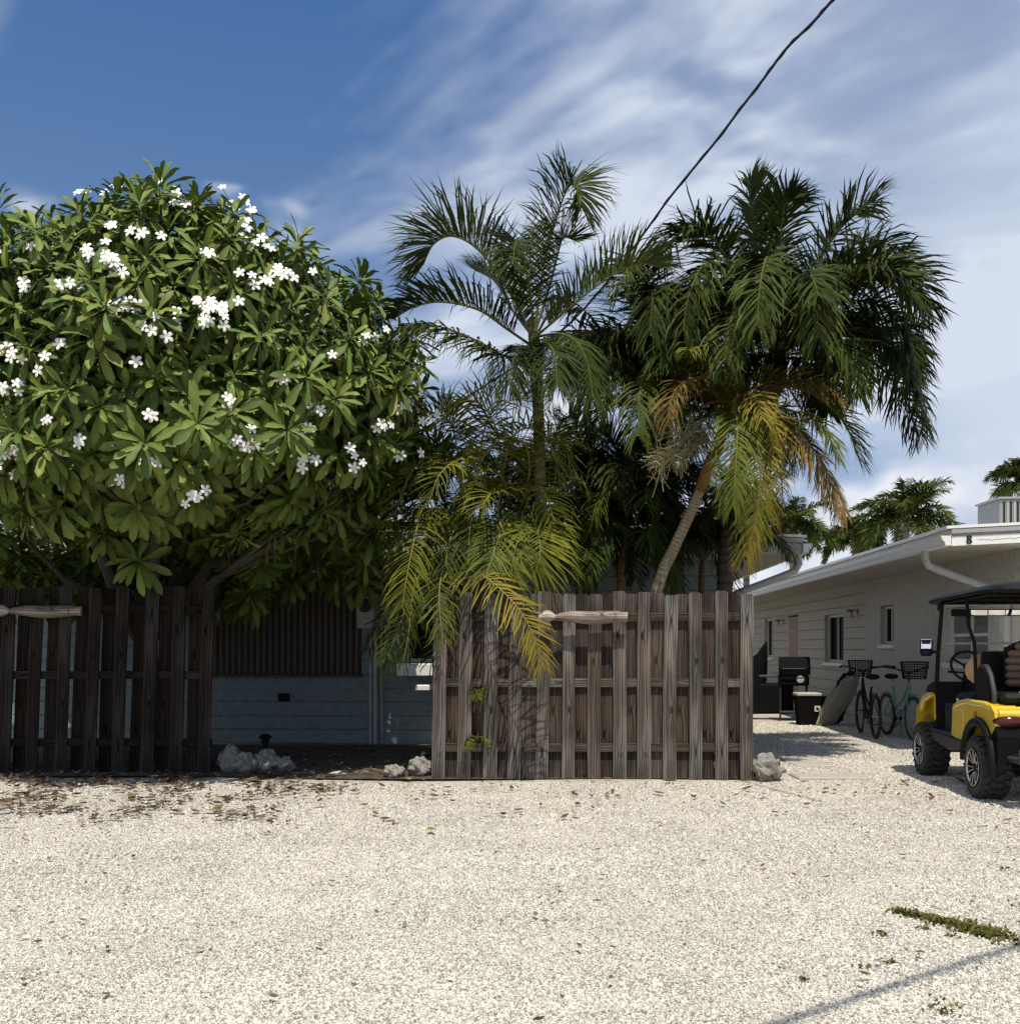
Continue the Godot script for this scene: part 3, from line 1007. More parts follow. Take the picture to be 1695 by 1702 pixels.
func build_left_house() -> void:
	var o := thing("beach_cottage", "low cottage behind the palms with grey-blue wall and the number 9", "house", Vector3(2.95, 0, -14.5), -0.049)
	var top := 2.62
	# front wall: the wall frame's +z runs to the left of the house
	var fx := Transform3D(Basis(Vector3(0, 0, -1), Vector3.UP, Vector3(-1, 0, 0)), Vector3.ZERO)
	var X := func(px: float) -> float: return 2.95 - (px - 847.5) / F * 14.6
	var shut := [X.call(598.0), X.call(318.0), 0.98, 2.52]
	var small := [X.call(722.0), X.call(672.0), 1.16, 2.0]
	courses(o, "wall_course", fx, 0.0, 12.0, top, 0.2, [shut, small], M.teal)
	window(o, fx, small, false, false, false)
	var mb := MB.new()
	mb.box(Vector3(-0.24, 1.07, (small[0] + small[1]) * 0.5), Vector3(0.56, 0.17, small[1] - small[0] + 0.08), 0.01)
	put(o, "window_ledge", mb, M.white, fx)
	mb = MB.new()
	mb.box(Vector3(-0.24, 0.82, small[0] + 0.12), Vector3(0.5, 0.08, 0.2), 0.01)
	put(o, "ledge_bracket", mb, M.white, fx)
	# window closed by upright corrugated slats under a white head
	var wn := hub(o, "shuttered_window", fx)
	var n := 26
	var pitch: float = (shut[1] - shut[0] - 0.06) / n
	var sl := MB.new()
	var pr := PackedVector2Array([Vector2(-pitch * 0.47, 0.0), Vector2(-pitch * 0.18, 0.032), Vector2(pitch * 0.18, 0.032), Vector2(pitch * 0.47, 0.0), Vector2(pitch * 0.47, -0.004), Vector2(-pitch * 0.47, -0.004)])
	sl.xf = Transform3D(Basis(Vector3(0, 1, 0), Vector3(-1, 0, 0), Vector3(0, 0, 1)), Vector3.ZERO)
	sl.prism(pr, shut[2] + 0.02, shut[3] - 0.06)
	var sm := sl.mesh()
	for i in n: put(wn, "slat", sm, M.blind, Transform3D(Basis(), Vector3(0.03, 0, shut[0] + 0.03 + pitch * (i + 0.5))))
	mb = MB.new()
	mb.box(Vector3(0.09, (shut[2] + shut[3]) * 0.5, (shut[0] + shut[1]) * 0.5), Vector3(0.03, shut[3] - shut[2], shut[1] - shut[0]))
	put(wn, "backing", mb, M.blind)
	mb = MB.new()
	mb.box(Vector3(-0.03, shut[3] - 0.03, (shut[0] + shut[1]) * 0.5), Vector3(0.14, 0.06, shut[1] - shut[0] + 0.06), 0.006)
	put(wn, "head_rail", mb, M.white)
	mb = MB.new()
	mb.box(Vector3(-0.02, shut[2] - 0.01, (shut[0] + shut[1]) * 0.5), Vector3(0.10, 0.03, shut[1] - shut[0] + 0.04), 0.005)
	put(wn, "bottom_rail", mb, M.blind)
	# dark vent brick, meter and pipes
	mb = MB.new()
	mb.box(Vector3(-0.015, 0, 0), Vector3(0.03, 0.12, 0.17), 0.01)
	for i in 3: mb.box(Vector3(-0.035, -0.035 + i * 0.035, 0), Vector3(0.02, 0.012, 0.14), 0.003)
	put(o, "vent", mb, M.black, fx * Transform3D(Basis(), Vector3(0, 0.66, X.call(466.0))))
	var me := hub(o, "electric_meter", fx * Transform3D(Basis(), Vector3(0, 1.98, X.call(606.0))))
	mb = MB.new()
	mb.box(Vector3(-0.05, -0.1, 0), Vector3(0.1, 0.45, 0.24), 0.012)
	put(me, "box", mb, M.gutter)
	mb = MB.new()
	mb.xf = rot(Vector3.BACK, 90, Vector3(-0.1, 0.0, 0))
	mb.lathe([Vector2(0.095, 0), Vector2(0.095, 0.05), Vector2(0.08, 0.09), Vector2(0.001, 0.10)], 18)
	put(me, "dial", mb, M.charcoal)
	for q in [[614.0, 0.022], [622.0, 0.03], [632.0, 0.012]]:
		mb = MB.new()
		bar(mb, Vector3(-q[1] - 0.005, 0.0, 0), Vector3(-q[1] - 0.005, 2.55 if q[1] != 0.03 else 1.6, 0), q[1], 8)
		put(o, "conduit", mb, M.gutter, fx * Transform3D(Basis(), Vector3(0, 0, X.call(q[0]))))
	# side and rear walls
	mb = MB.new()
	mb.box(Vector3(-0.1, top * 0.5, -11.1), Vector3(0.2, top, 21.8))
	mb.box(Vector3(-11.9, top * 0.5, -11.1), Vector3(0.2, top, 21.8))
	mb.box(Vector3(-6.0, top * 0.5, -22.1), Vector3(12.0, top, 0.2))
	put(o, "wall", mb, M.cream)
	var rise := 0.045
	var e0 := 0.97
	var ridge := -5.5
	mb = MB.new()
	mb.xf = Transform3D(Basis(Vector3(0, 0, -1), Vector3.UP, Vector3(1, 0, 0)), Vector3.ZERO)
	mb.prism(PackedVector2Array([Vector2(e0, 2.62), Vector2(e0, 2.83), Vector2(ridge, 2.83 + rise * (e0 - ridge)), Vector2(-13.0, 2.83), Vector2(-13.0, 2.62)]), -0.86, 22.4)
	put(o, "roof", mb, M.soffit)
	for s in [[e0 + 0.05, 2.838, ridge, 2.838 + rise * (e0 - ridge + 0.05)], [-13.05, 2.838, ridge, 2.838 + rise * (e0 - ridge + 0.05)]]:
		mb = MB.new()
		mb.xf = Transform3D(Basis(Vector3(0, 0, -1), Vector3.UP, Vector3(1, 0, 0)), Vector3.ZERO)
		mb.prism(PackedVector2Array([Vector2(s[0], s[1]), Vector2(s[2], s[3]), Vector2(s[2], s[3] + 0.03), Vector2(s[0], s[1] + 0.03)]), -0.93, 22.5)
		put(o, "roof_sheet", mb, M.white)
	for q in [[2.615, 0.135, 0.885], [2.757, 0.018, 0.87], [2.78, 0.05, 0.90]]:
		mb = MB.new()
		mb.prism(PackedVector2Array([Vector2(0.86, 0.0), Vector2(q[2], 0.0), Vector2(q[2], q[1]), Vector2(0.86, q[1])]), ridge - e0, 0)
		for i in mb.v.size(): mb.v[i] += Vector3(e0, q[0] - rise * mb.v[i].x, 0)
		put(o, "fascia_board", mb, M.gutter if q[1] > 0.02 else M.concrete)
	gutter(o, e0, 2.63, -22.2, 0.92, 1.0)
	mb = MB.new()
	mb.tube([Vector3(1.02, 2.64, 0.45), Vector3(1.02, 2.52, 0.45), Vector3(0.97, 2.43, 0.45), Vector3(0.8, 2.36, 0.45), Vector3(0.2, 2.13, 0.4), Vector3(0.09, 2.06, 0.35), Vector3(0.07, 1.9, 0.3), Vector3(0.07, 0.05, 0.3)], [0.05], 10)
	put(o, "downspout", mb, M.gutter)
	number(o, "9", Transform3D(Basis(), Vector3(0.50, 2.68 + rise * 0.47, 0.886)), 0.11)

func build_roof_unit() -> void:
	var c := at(1640, 866, 15.6)
	var o := thing("rooftop_unit", "grey metal air conditioner standing on the roof of the right cottage", "air conditioner", Vector3(c.x + 0.45, 3.0, c.z), -0.049)
	o.scale = Vector3(1, 0.86, 1)
	var mb := MB.new()
	mb.box(Vector3(0, 0.36, 0), Vector3(0.86, 0.64, 0.80), 0.015)
	put(o, "casing", mb, M.unit)
	mb = MB.new()
	mb.box(Vector3(0, 0.70, 0), Vector3(0.92, 0.04, 0.86), 0.012)
	put(o, "top_panel", mb, M.unit)
	for i in 6:
		mb = MB.new()
		mb.box(Vector3(-0.36 + i * 0.05, 0.36, 0.405), Vector3(0.028, 0.56, 0.016), 0.004)
		put(o, "louvre", mb, M.dark if i % 2 == 0 else M.concrete)
	for x in [-0.04, 0.41]:
		mb = MB.new()
		mb.box(Vector3(x, 0.36, 0.408), Vector3(0.025, 0.64, 0.02), 0.003)
		put(o, "corner_trim", mb, M.gutter)
	mb = MB.new()
	mb.box(Vector3(0, 0.0, 0), Vector3(0.95, 0.1, 0.9), 0.01)
	put(o, "base", mb, M.concrete)

# ---------------------------------------------------------------- flowering tree
func leaf_shape(wide: float, bend: float, fold: float, c: Color, sd: int) -> MB:
	# stalk at the origin, tip along +y, upper face +z, length 1
	var mb := MB.new()
	var r := RandomNumberGenerator.new()
	r.seed = sd
	var prof := [0.12, 0.42, 0.78, 1.0, 0.86, 0.05]
	var ts := [0.0, 0.2, 0.42, 0.66, 0.86, 1.0]
	for i in 6:
		var t: float = ts[i]
		var w: float = prof[i] * wide * r.randf_range(0.93, 1.07)
		var z := -bend * t * t
		var rib := c.lerp(Color(0.20, 0.24, 0.09), 0.30)
		for s in [-1.0, 0.0, 1.0]:
			mb.col = rib if s == 0.0 else c * r.randf_range(0.92, 1.1)
			mb.add(Vector3(s * w, t * (1.0 - bend * 0.35 * t), z + (fold * w if s != 0.0 else 0.0) + (0.02 * sin(t * 15.0 + s * 2.0 + sd) if s != 0.0 else 0.0)), Vector3.BACK)
	for i in 5:
		var a := i * 3
		for k in 2:
			mb.idx(a + k, a + k + 1, a + k + 3); mb.idx(a + k + 1, a + k + 4, a + k + 3)
	mb.smooth()
	for i in mb.n.size():
		if mb.n[i].z < 0: mb.n[i] = -mb.n[i]
	return mb

func build_plumeria() -> void:
	rng.seed = 404
	var base := Vector3(-4.3, 0, -12.2)
	var o := thing("flowering_tree", "large round tree with long glossy leaves and white flower clusters", "tree", base)
	var C := Vector3(-3.80, 4.0, -11.45)
	var R := Vector3(2.9, 2.22, 2.4)
	var bump := noise(1.0, FastNoiseLite.TYPE_SIMPLEX, 2, 91)
	var shapes := []
	var cols := [Color(0.11, 0.165, 0.025), Color(0.08, 0.132, 0.022), Color(0.14, 0.195, 0.035), Color(0.066, 0.112, 0.022), Color(0.105, 0.155, 0.034), Color(0.165, 0.21, 0.04)]
	for i in 6: shapes.append(leaf_shape([0.112, 0.128, 0.12, 0.138, 0.118, 0.13][i], [0.10, 0.22, 0.34, 0.16, 0.28, 0.05][i], [0.35, 0.25, 0.42, 0.3, 0.2, 0.4][i], cols[i], 70 + i))
	var meshes := []
	for s in shapes: meshes.append(s.mesh())
	# trunk and limbs
	var tr := MB.new()
	tr.col = Color(0.10, 0.085, 0.07)
	tr.tube([Vector3(0, -0.1, 0), Vector3(0.05, 0.7, 0.03), Vector3(-0.05, 1.5, 0)], [0.17, 0.13, 0.12], 10)
	put(o, "trunk", tr, M.bark)
	var lb := MB.new()
	lb.col = Color(0.10, 0.085, 0.07)
	var tips := []
	# rosettes over the crown
	var spots := []
	var tries := 0
	while spots.size() < 980 and tries < 40000:
		tries += 1
		var d := Vector3(rng.randfn(), rng.randfn(), rng.randfn()).normalized()
		if d.y < -0.88: continue
		var shell := 1.0 if spots.size() < 620 else rng.randf_range(0.5, 0.84)
		var rr := shell * (0.94 + 0.17 * bump.get_noise_3dv(d * 2.0)) + rng.randf_range(-0.07, 0.05)
		var p := C + d * R * rr
		# flattened underside, and the crown stays clear of the house wall
		if p.y < (2.95 + 0.3 * rng.randf() + (0.25 if p.x > -3.0 else 0.0) if shell == 1.0 else 2.0) or p.z < -14.2: continue
		if p.y < 2.75 and p.z > -11.0: continue
		var far := true
		var gap := 0.285 if shell == 1.0 else 0.34
		for q in spots:
			if q[0].distance_squared_to(p) < gap * gap:
				far = false
				break
		if far:
			var nd := (d / R).normalized()
			spots.append([p, (nd + Vector3.UP * 0.35 + Vector3(rng.randfn(), rng.randfn(), rng.randfn()) * 0.18).normalized(), shell])
	# the shaded underside, twigs and leaves hanging down to the fence
	for i in 230:
		var p := Vector3(rng.randf_range(-7.2, -1.35), rng.randf_range(1.95, 3.0), rng.randf_range(-14.1, -12.7))
		if p.x > -3.0 and p.y < 2.25: continue
		spots.append([p, Vector3(rng.randfn() * 0.5, 0.5, rng.randfn() * 0.5 + 0.4).normalized(), 0.5])
	for i in 150:
		var p := Vector3(rng.randf_range(-7.0, -1.5), rng.randf_range(2.7, 3.3), rng.randf_range(-12.7, -10.3))
		if p.z > -11.4 and (p.y < 2.95 or p.x > -3.2): continue
		spots.append([p, Vector3(rng.randfn() * 0.5, 0.4, rng.randfn() * 0.5 + 0.4).normalized(), 0.5])
	# a low hanging spray before the fence
	spots.append([Vector3(-3.98, 2.32, -10.95), Vector3(0.1, 0.2, 0.9).normalized(), 1.0])
	spots.append([Vector3(-4.3, 2.6, -10.8), Vector3(-0.1, 0.3, 0.9).normalized(), 1.0])
	spots.append([Vector3(-1.55, 3.3, -11.6), Vector3(0.8, 0.4, 0.4).normalized(), 1.0])
	spots.append([Vector3(-1.35, 3.55, -11.5), Vector3(0.8, 0.4, 0.4).normalized(), 1.0])
	var leaves := []
	var cam := Vector3(0, EYE, 0)
	for sp in spots:
		var p: Vector3 = sp[0]
		var ax: Vector3 = sp[1]
		var e1 := ax.cross(Vector3(0.3, 0.1, 0.9)).normalized()
		var e2 := ax.cross(e1)
		var n := rng.randi_range(14, 21)
		var ph := rng.randf() * TAU
		var big := rng.randf_range(0.85, 1.15)
		for i in n:
			var f := float(i) / n
			var a := ph + i * 2.39996
			var tilt := deg_to_rad(lerp(22.0, 112.0, pow(f, 0.85)) + rng.randf_range(-10, 10))
			var y := (ax * cos(tilt) + (e1 * cos(a) + e2 * sin(a)) * sin(tilt)).normalized()
			y = (y + Vector3.DOWN * (0.10 + 0.34 * f)).normalized()
			var zz := (ax + Vector3.UP * 0.4)
			zz = (zz - y * zz.dot(y)).normalized()
			var x := y.cross(zz)
			var L := lerpf(0.18, 0.365, pow(f, 0.5)) * big * rng.randf_range(0.85, 1.12)
			var b := Basis(x, y, zz) * Basis(Vector3.UP, rng.randf_range(-0.35, 0.35))
			var xf := Transform3D(b.scaled_local(Vector3.ONE * L), p + y * 0.02 - ax * 0.10 * f)
			leaves.append([cam.distance_to(p) - 0.9 * ax.dot((cam - p).normalized()) + rng.randf() * 0.5 - L, xf, rng.randi() % 6])
		if sp[2] == 1.0 and rng.randf() < 0.22: tips.append([p, ax])
	leaves.sort_custom(func(a, b): return a[0] < b[0])
	var rest := MB.new()
	for i in leaves.size():
		var l: Array = leaves[i]
		var xf: Transform3D = l[1]
		xf.origin -= base
		if i < 299: put(o, "leaf", meshes[l[2]], M.leaf, xf)
		else:
			var g := rng.randf_range(0.75, 1.2)
			rest.append(shapes[l[2]], xf, Color(g * rng.randf_range(0.9, 1.12), g, g * rng.randf_range(0.8, 1.1)))
	var fo := put(o, "foliage", rest, M.leaf)
	fo.set_meta("kind", "stuff")
	# limbs: three forks, then a branch to every other tip
	var forks := []
	for i in 7:
		var a := TAU * i / 7.0 + 0.3
		var q := Vector3(cos(a) * 0.95, rng.randf_range(2.1, 2.9), sin(a) * 0.8)
		forks.append(q)
		lb.tube([Vector3(-0.05, 1.42, 0), Vector3(cos(a) * 0.4, 1.85, sin(a) * 0.35), q], [0.085, 0.07, 0.055], 7)
	for t in tips:
		var e: Vector3 = t[0] - base
		var best: Vector3 = forks[0]
		for q in forks:
			if q.distance_to(e) < best.distance_to(e): best = q
		var tp: Vector3 = e - t[1] * 0.08
		var mid: Vector3 = best.lerp(tp, 0.55) + Vector3(rng.randf_range(-0.2, 0.2), -0.15, rng.randf_range(-0.2, 0.2))
		lb.tube([best, mid, tp], [0.035, 0.024, 0.014], 5, false)
	put(o, "limb", lb, M.bark)
	# flowers
	var pt := MB.new()
	for k in 5:
		var a := TAU * k / 5.0
		pt.xf = Transform3D(Basis(Vector3.BACK, a), Vector3.ZERO)
		var b := pt.v.size()
		for q in [[0.0, 0.0, 0.0], [-0.10, 0.14, 0.05], [0.08, 0.16, 0.06], [-0.17, 0.34, 0.10], [0.15, 0.38, 0.06], [-0.08, 0.52, 0.05], [0.09, 0.53, 0.02]]:
			pt.col = Color(0.86, 0.80, 0.42) if q[1] < 0.1 else Color(0.88, 0.88, 0.84)
			pt.add(Vector3(q[0], q[1], q[2]), Vector3.BACK)
		for q in [[0, 1, 2], [1, 3, 2], [2, 3, 4], [3, 5, 4], [4, 5, 6]]: pt.idx(b + q[0], b + q[1], b + q[2])
	pt.smooth()
	for i in pt.n.size():
		if pt.n[i].z < 0: pt.n[i] = -pt.n[i]
	var fm := pt.mesh()
	var bloom := [[185, 320, 3], [272, 318, 4], [305, 362, 2], [380, 358, 7], [415, 380, 2], [186, 400, 2], [250, 418, 4], [75, 435, 2], [0, 445, 6], [128, 490, 5], [180, 450, 8], [200, 465, 6], [212, 518, 8], [392, 408, 3], [437, 430, 5], [400, 398, 2], [462, 470, 6], [405, 482, 3], [430, 482, 2], [338, 520, 5], [362, 530, 8], [345, 548, 4], [393, 520, 1], [20, 590, 4], [45, 600, 3], [90, 612, 2], [10, 640, 6], [35, 650, 6], [285, 545, 4], [262, 560, 3], [120, 580, 2], [250, 690, 3], [262, 765, 3], [28, 742, 8], [145, 728, 2], [30, 782, 2], [370, 668, 3], [395, 728, 7], [316, 812, 6], [492, 715, 3], [525, 678, 3], [585, 575, 2], [605, 560, 2], [613, 708, 4], [650, 680, 3], [685, 695, 3], [655, 750, 3], [512, 765, 4], [568, 748, 2], [580, 770, 2], [55, 490, 2], [300, 362, 3], [150, 350, 2], [520, 470, 1], [225, 610, 1], [470, 640, 2], [95, 700, 2], [205, 790, 2], [540, 600, 1], [330, 440, 2]]
	for s in bloom:
		var dir := at(s[0], s[1], 1.0) - cam
		# nearest point of the crown along that sight line, pushed out a little
		var oc := (cam - C) / (R * 0.97)
		var dd := dir / (R * 0.97)
		var A := dd.dot(dd)
		var B := oc.dot(dd)
		var D := B * B - A * (oc.dot(oc) - 1.0)
		var p := cam + dir * ((-B - sqrt(D)) / A if D > 0.0 else -B / A)
		var out := ((p - C) / R).normalized()
		p += out * (0.12 if D > 0.0 else 0.0)
		var ax := (out + Vector3(0, 0.25, 0.55)).normalized()
		var cl := hub(o, "flower_cluster", Transform3D(Basis(), p - base))
		var st := MB.new()
		st.col = Color(0.10, 0.13, 0.05)
		st.tube([-ax * 0.22, -ax * 0.08, Vector3.ZERO], [0.008, 0.006, 0.004], 5)
		var made := []
		for i in s[2]:
			var off: Vector3 = (Vector3(rng.randfn(), rng.randfn() * 0.6, rng.randfn()) * 0.05 * (0.5 + 0.2 * s[2]))
			off = off.limit_length(0.15)
			var z: Vector3 = (ax * 1.1 + off * 5.0 + Vector3(0, 0.15, 0.5)).normalized()
			var x := Vector3.UP.cross(z).normalized()
			made.append(Transform3D((Basis(x, z.cross(x), z) * Basis(Vector3.BACK, rng.randf() * TAU)).scaled_local(Vector3.ONE * rng.randf_range(0.085, 0.118)), off + ax * 0.04))
			bar(st, Vector3.ZERO, off + ax * 0.035, 0.003, 4)
		put(cl, "stalk", st, M.petal)
		for xf in made: put(cl, "flower", fm, M.petal, xf)

# ---------------------------------------------------------------- palms
func spline(p: Array, t: float) -> Vector3:
	var n := p.size() - 1
	var k: int = min(int(t * n), n - 1)
	var f := t * n - k
	var a: Vector3 = p[max(k - 1, 0)]
	var d: Vector3 = p[min(k + 2, n)]
	return p[k].cubic_interpolate(p[k + 1], a, d, f)

# one feather frond along the points; ll leaflet length, vee lifts the two rows (radians), droop bends leaflets down
func frond(pts: Array, ll: float, n: int, vee: float, droop: float, ca: Color, cb: Color, opt := {}) -> MB:
	var mb := MB.new()
	var bare: float = opt.get("bare", 0.14)
	var wd: float = opt.get("wide", 0.034)
	var plume: float = opt.get("plume", 0.12)
	var roll: float = opt.get("roll", 0.0)
	var steps := 22
	var ps := []
	var rs := []
	for i in steps + 1:
		ps.append(spline(pts, float(i) / steps))
		rs.append(lerpf(opt.get("thick", 0.017), 0.003, float(i) / steps))
	mb.col = opt.get("stem", ca.lerp(Color(0.20, 0.19, 0.06), 0.5))
	mb.tube(ps, rs, 5, false)
	var t0: Vector3 = (ps[1] - ps[0]).normalized()
	var hz: Vector3 = ps[steps] - ps[0]
	hz.y = 0.0
	hz = hz.normalized() if hz.length() > 0.05 else Vector3.BACK
	var U: Vector3 = Vector3.UP - hz * 0.6
	U = (U - t0 * U.dot(t0)).normalized()
	var us := []
	for i in steps + 1:
		var t: Vector3 = (ps[min(i + 1, steps)] - ps[max(i - 1, 0)]).normalized()
		U = (U - t * U.dot(t)).normalized()
		us.append(U)
	n = int(n * opt.get("dens", 1.9))
	wd *= 0.6
	for i in n:
		for sg in [-1.0, 1.0]:
			var s: float = clamp(lerpf(bare, 0.995, (i + rng.randf_range(0.1, 0.9)) / n), 0.0, 1.0)
			if rng.randf() < opt.get("gone", 0.03): continue
			var k: int = min(int(s * steps), steps - 1)
			var p: Vector3 = ps[k].lerp(ps[k + 1], s * steps - k)
			var T: Vector3 = (ps[k + 1] - ps[k]).normalized()
			var u: Vector3 = us[k]
			if roll != 0.0: u = u.rotated(T, roll)
			var S := T.cross(u)
			var q: float = (s - bare) / (1.0 - bare)
			var l: float = ll * (0.36 + 0.74 * pow(sin(PI * clamp(0.12 + q * 0.80, 0.0, 1.0)), 0.8)) * rng.randf_range(0.85, 1.08)
			var a := deg_to_rad(lerpf(opt.get("ang", 62.0), opt.get("ang", 62.0) * 0.45, q * q) + rng.randf_range(-7, 7))
			var v: float = vee + rng.randfn(0.0, plume)
			var dir: Vector3 = (T * cos(a) + (S * sg * cos(v) + u * sin(v)) * sin(a)).normalized()
			var wv := (T - dir * T.dot(dir)).normalized()
			var dr: float = droop * rng.randf_range(0.6, 1.4)
			var d2 := (dir + Vector3.DOWN * dr * 0.45).normalized()
			var d3 := (dir + Vector3.DOWN * dr * 1.5).normalized()
			var p1 := p + dir * l * 0.3
			d2 = (d2 + Vector3(rng.randfn(), rng.randfn(), rng.randfn()) * 0.10).normalized()
			d3 = (d3 + Vector3(rng.randfn(), rng.randfn(), rng.randfn()) * 0.22).normalized()
			var p2 := p1 + d2 * l * 0.36
			var p3 := p2 + d3 * l * 0.34
			var g := rng.randf_range(0.78, 1.2)
			var c := ca.lerp(cb, rng.randf())
			c = Color(c.r * g, c.g * g, c.b * g)
			var tip := c.lerp(opt.get("tip", c), 0.8)
			var w := wd * rng.randf_range(0.8, 1.15) * (1.0 if q < 0.85 else 0.75)
			var N := wv.cross(dir).normalized()
			var fold := N * w * 0.25
			var b := mb.v.size()
			mb.col = c
			mb.add(p - wv * w * 0.25, N); mb.add(p + wv * w * 0.25, N)
			mb.add(p1 - wv * w * 0.5 + fold, N); mb.add(p1 + wv * w * 0.5 - fold, N)
			mb.add(p2 - wv * w * 0.40, N); mb.add(p2 + wv * w * 0.40, N)
			mb.col = tip
			mb.add(p3, N)
			mb.idx(b, b + 1, b + 2); mb.idx(b + 1, b + 3, b + 2); mb.idx(b + 2, b + 3, b + 4); mb.idx(b + 3, b + 5, b + 4); mb.idx(b + 4, b + 5, b + 6)
	return mb

func shift(mb: MB, d: Vector3) -> MB:
	for i in mb.v.size(): mb.v[i] += d
	return mb

func arch(o: Vector3, az: float, el: float, L: float, bend: float) -> Array:
	var out := [o]
	var p := o
	for i in 7:
		var e := el - bend * pow((i + 0.5) / 7.0, 1.3)
		p += Vector3(cos(az) * cos(e), sin(e), sin(az) * cos(e)) * L / 7.0
		out.append(p)
	return out

func trunk(o: Node3D, called: String, pts: Array, rad: Array, base: Vector3, c: Color, rings := 0.07) -> void:
	var mb := MB.new()
	mb.col = c
	var ps := []
	var rs := []
	var len := 0.0
	for i in pts.size() - 1: len += pts[i].distance_to(pts[i + 1])
	var n: int = int(len / rings) * 3
	for i in n + 1:
		var t := float(i) / n
		ps.append(spline(pts, t) - base)
		var k: float = t * (rad.size() - 1)
		var r: float = lerpf(rad[int(k)], rad[min(int(k) + 1, rad.size() - 1)], k - int(k))
		rs.append(r * (1.07 if i % 3 == 0 else (0.985 if i % 3 == 1 else 1.0)))
	mb.tube(ps, rs, 10)
	# ring scars are paler
	for i in mb.v.size():
		var k := int(float(i) / 11.0)
		if k % 3 == 0 and k <= n: mb.c[i] = Color(c.r * 0.55, c.g * 0.52, c.b * 0.5)
	put(o, called, mb, M.bark)

# fronds given as pixel paths [[px, py, distance], ...]
func px_path(a: Array) -> Array:
	var out := []
	for q in a: out.append(at(q[0], q[1], q[2]))
	return out

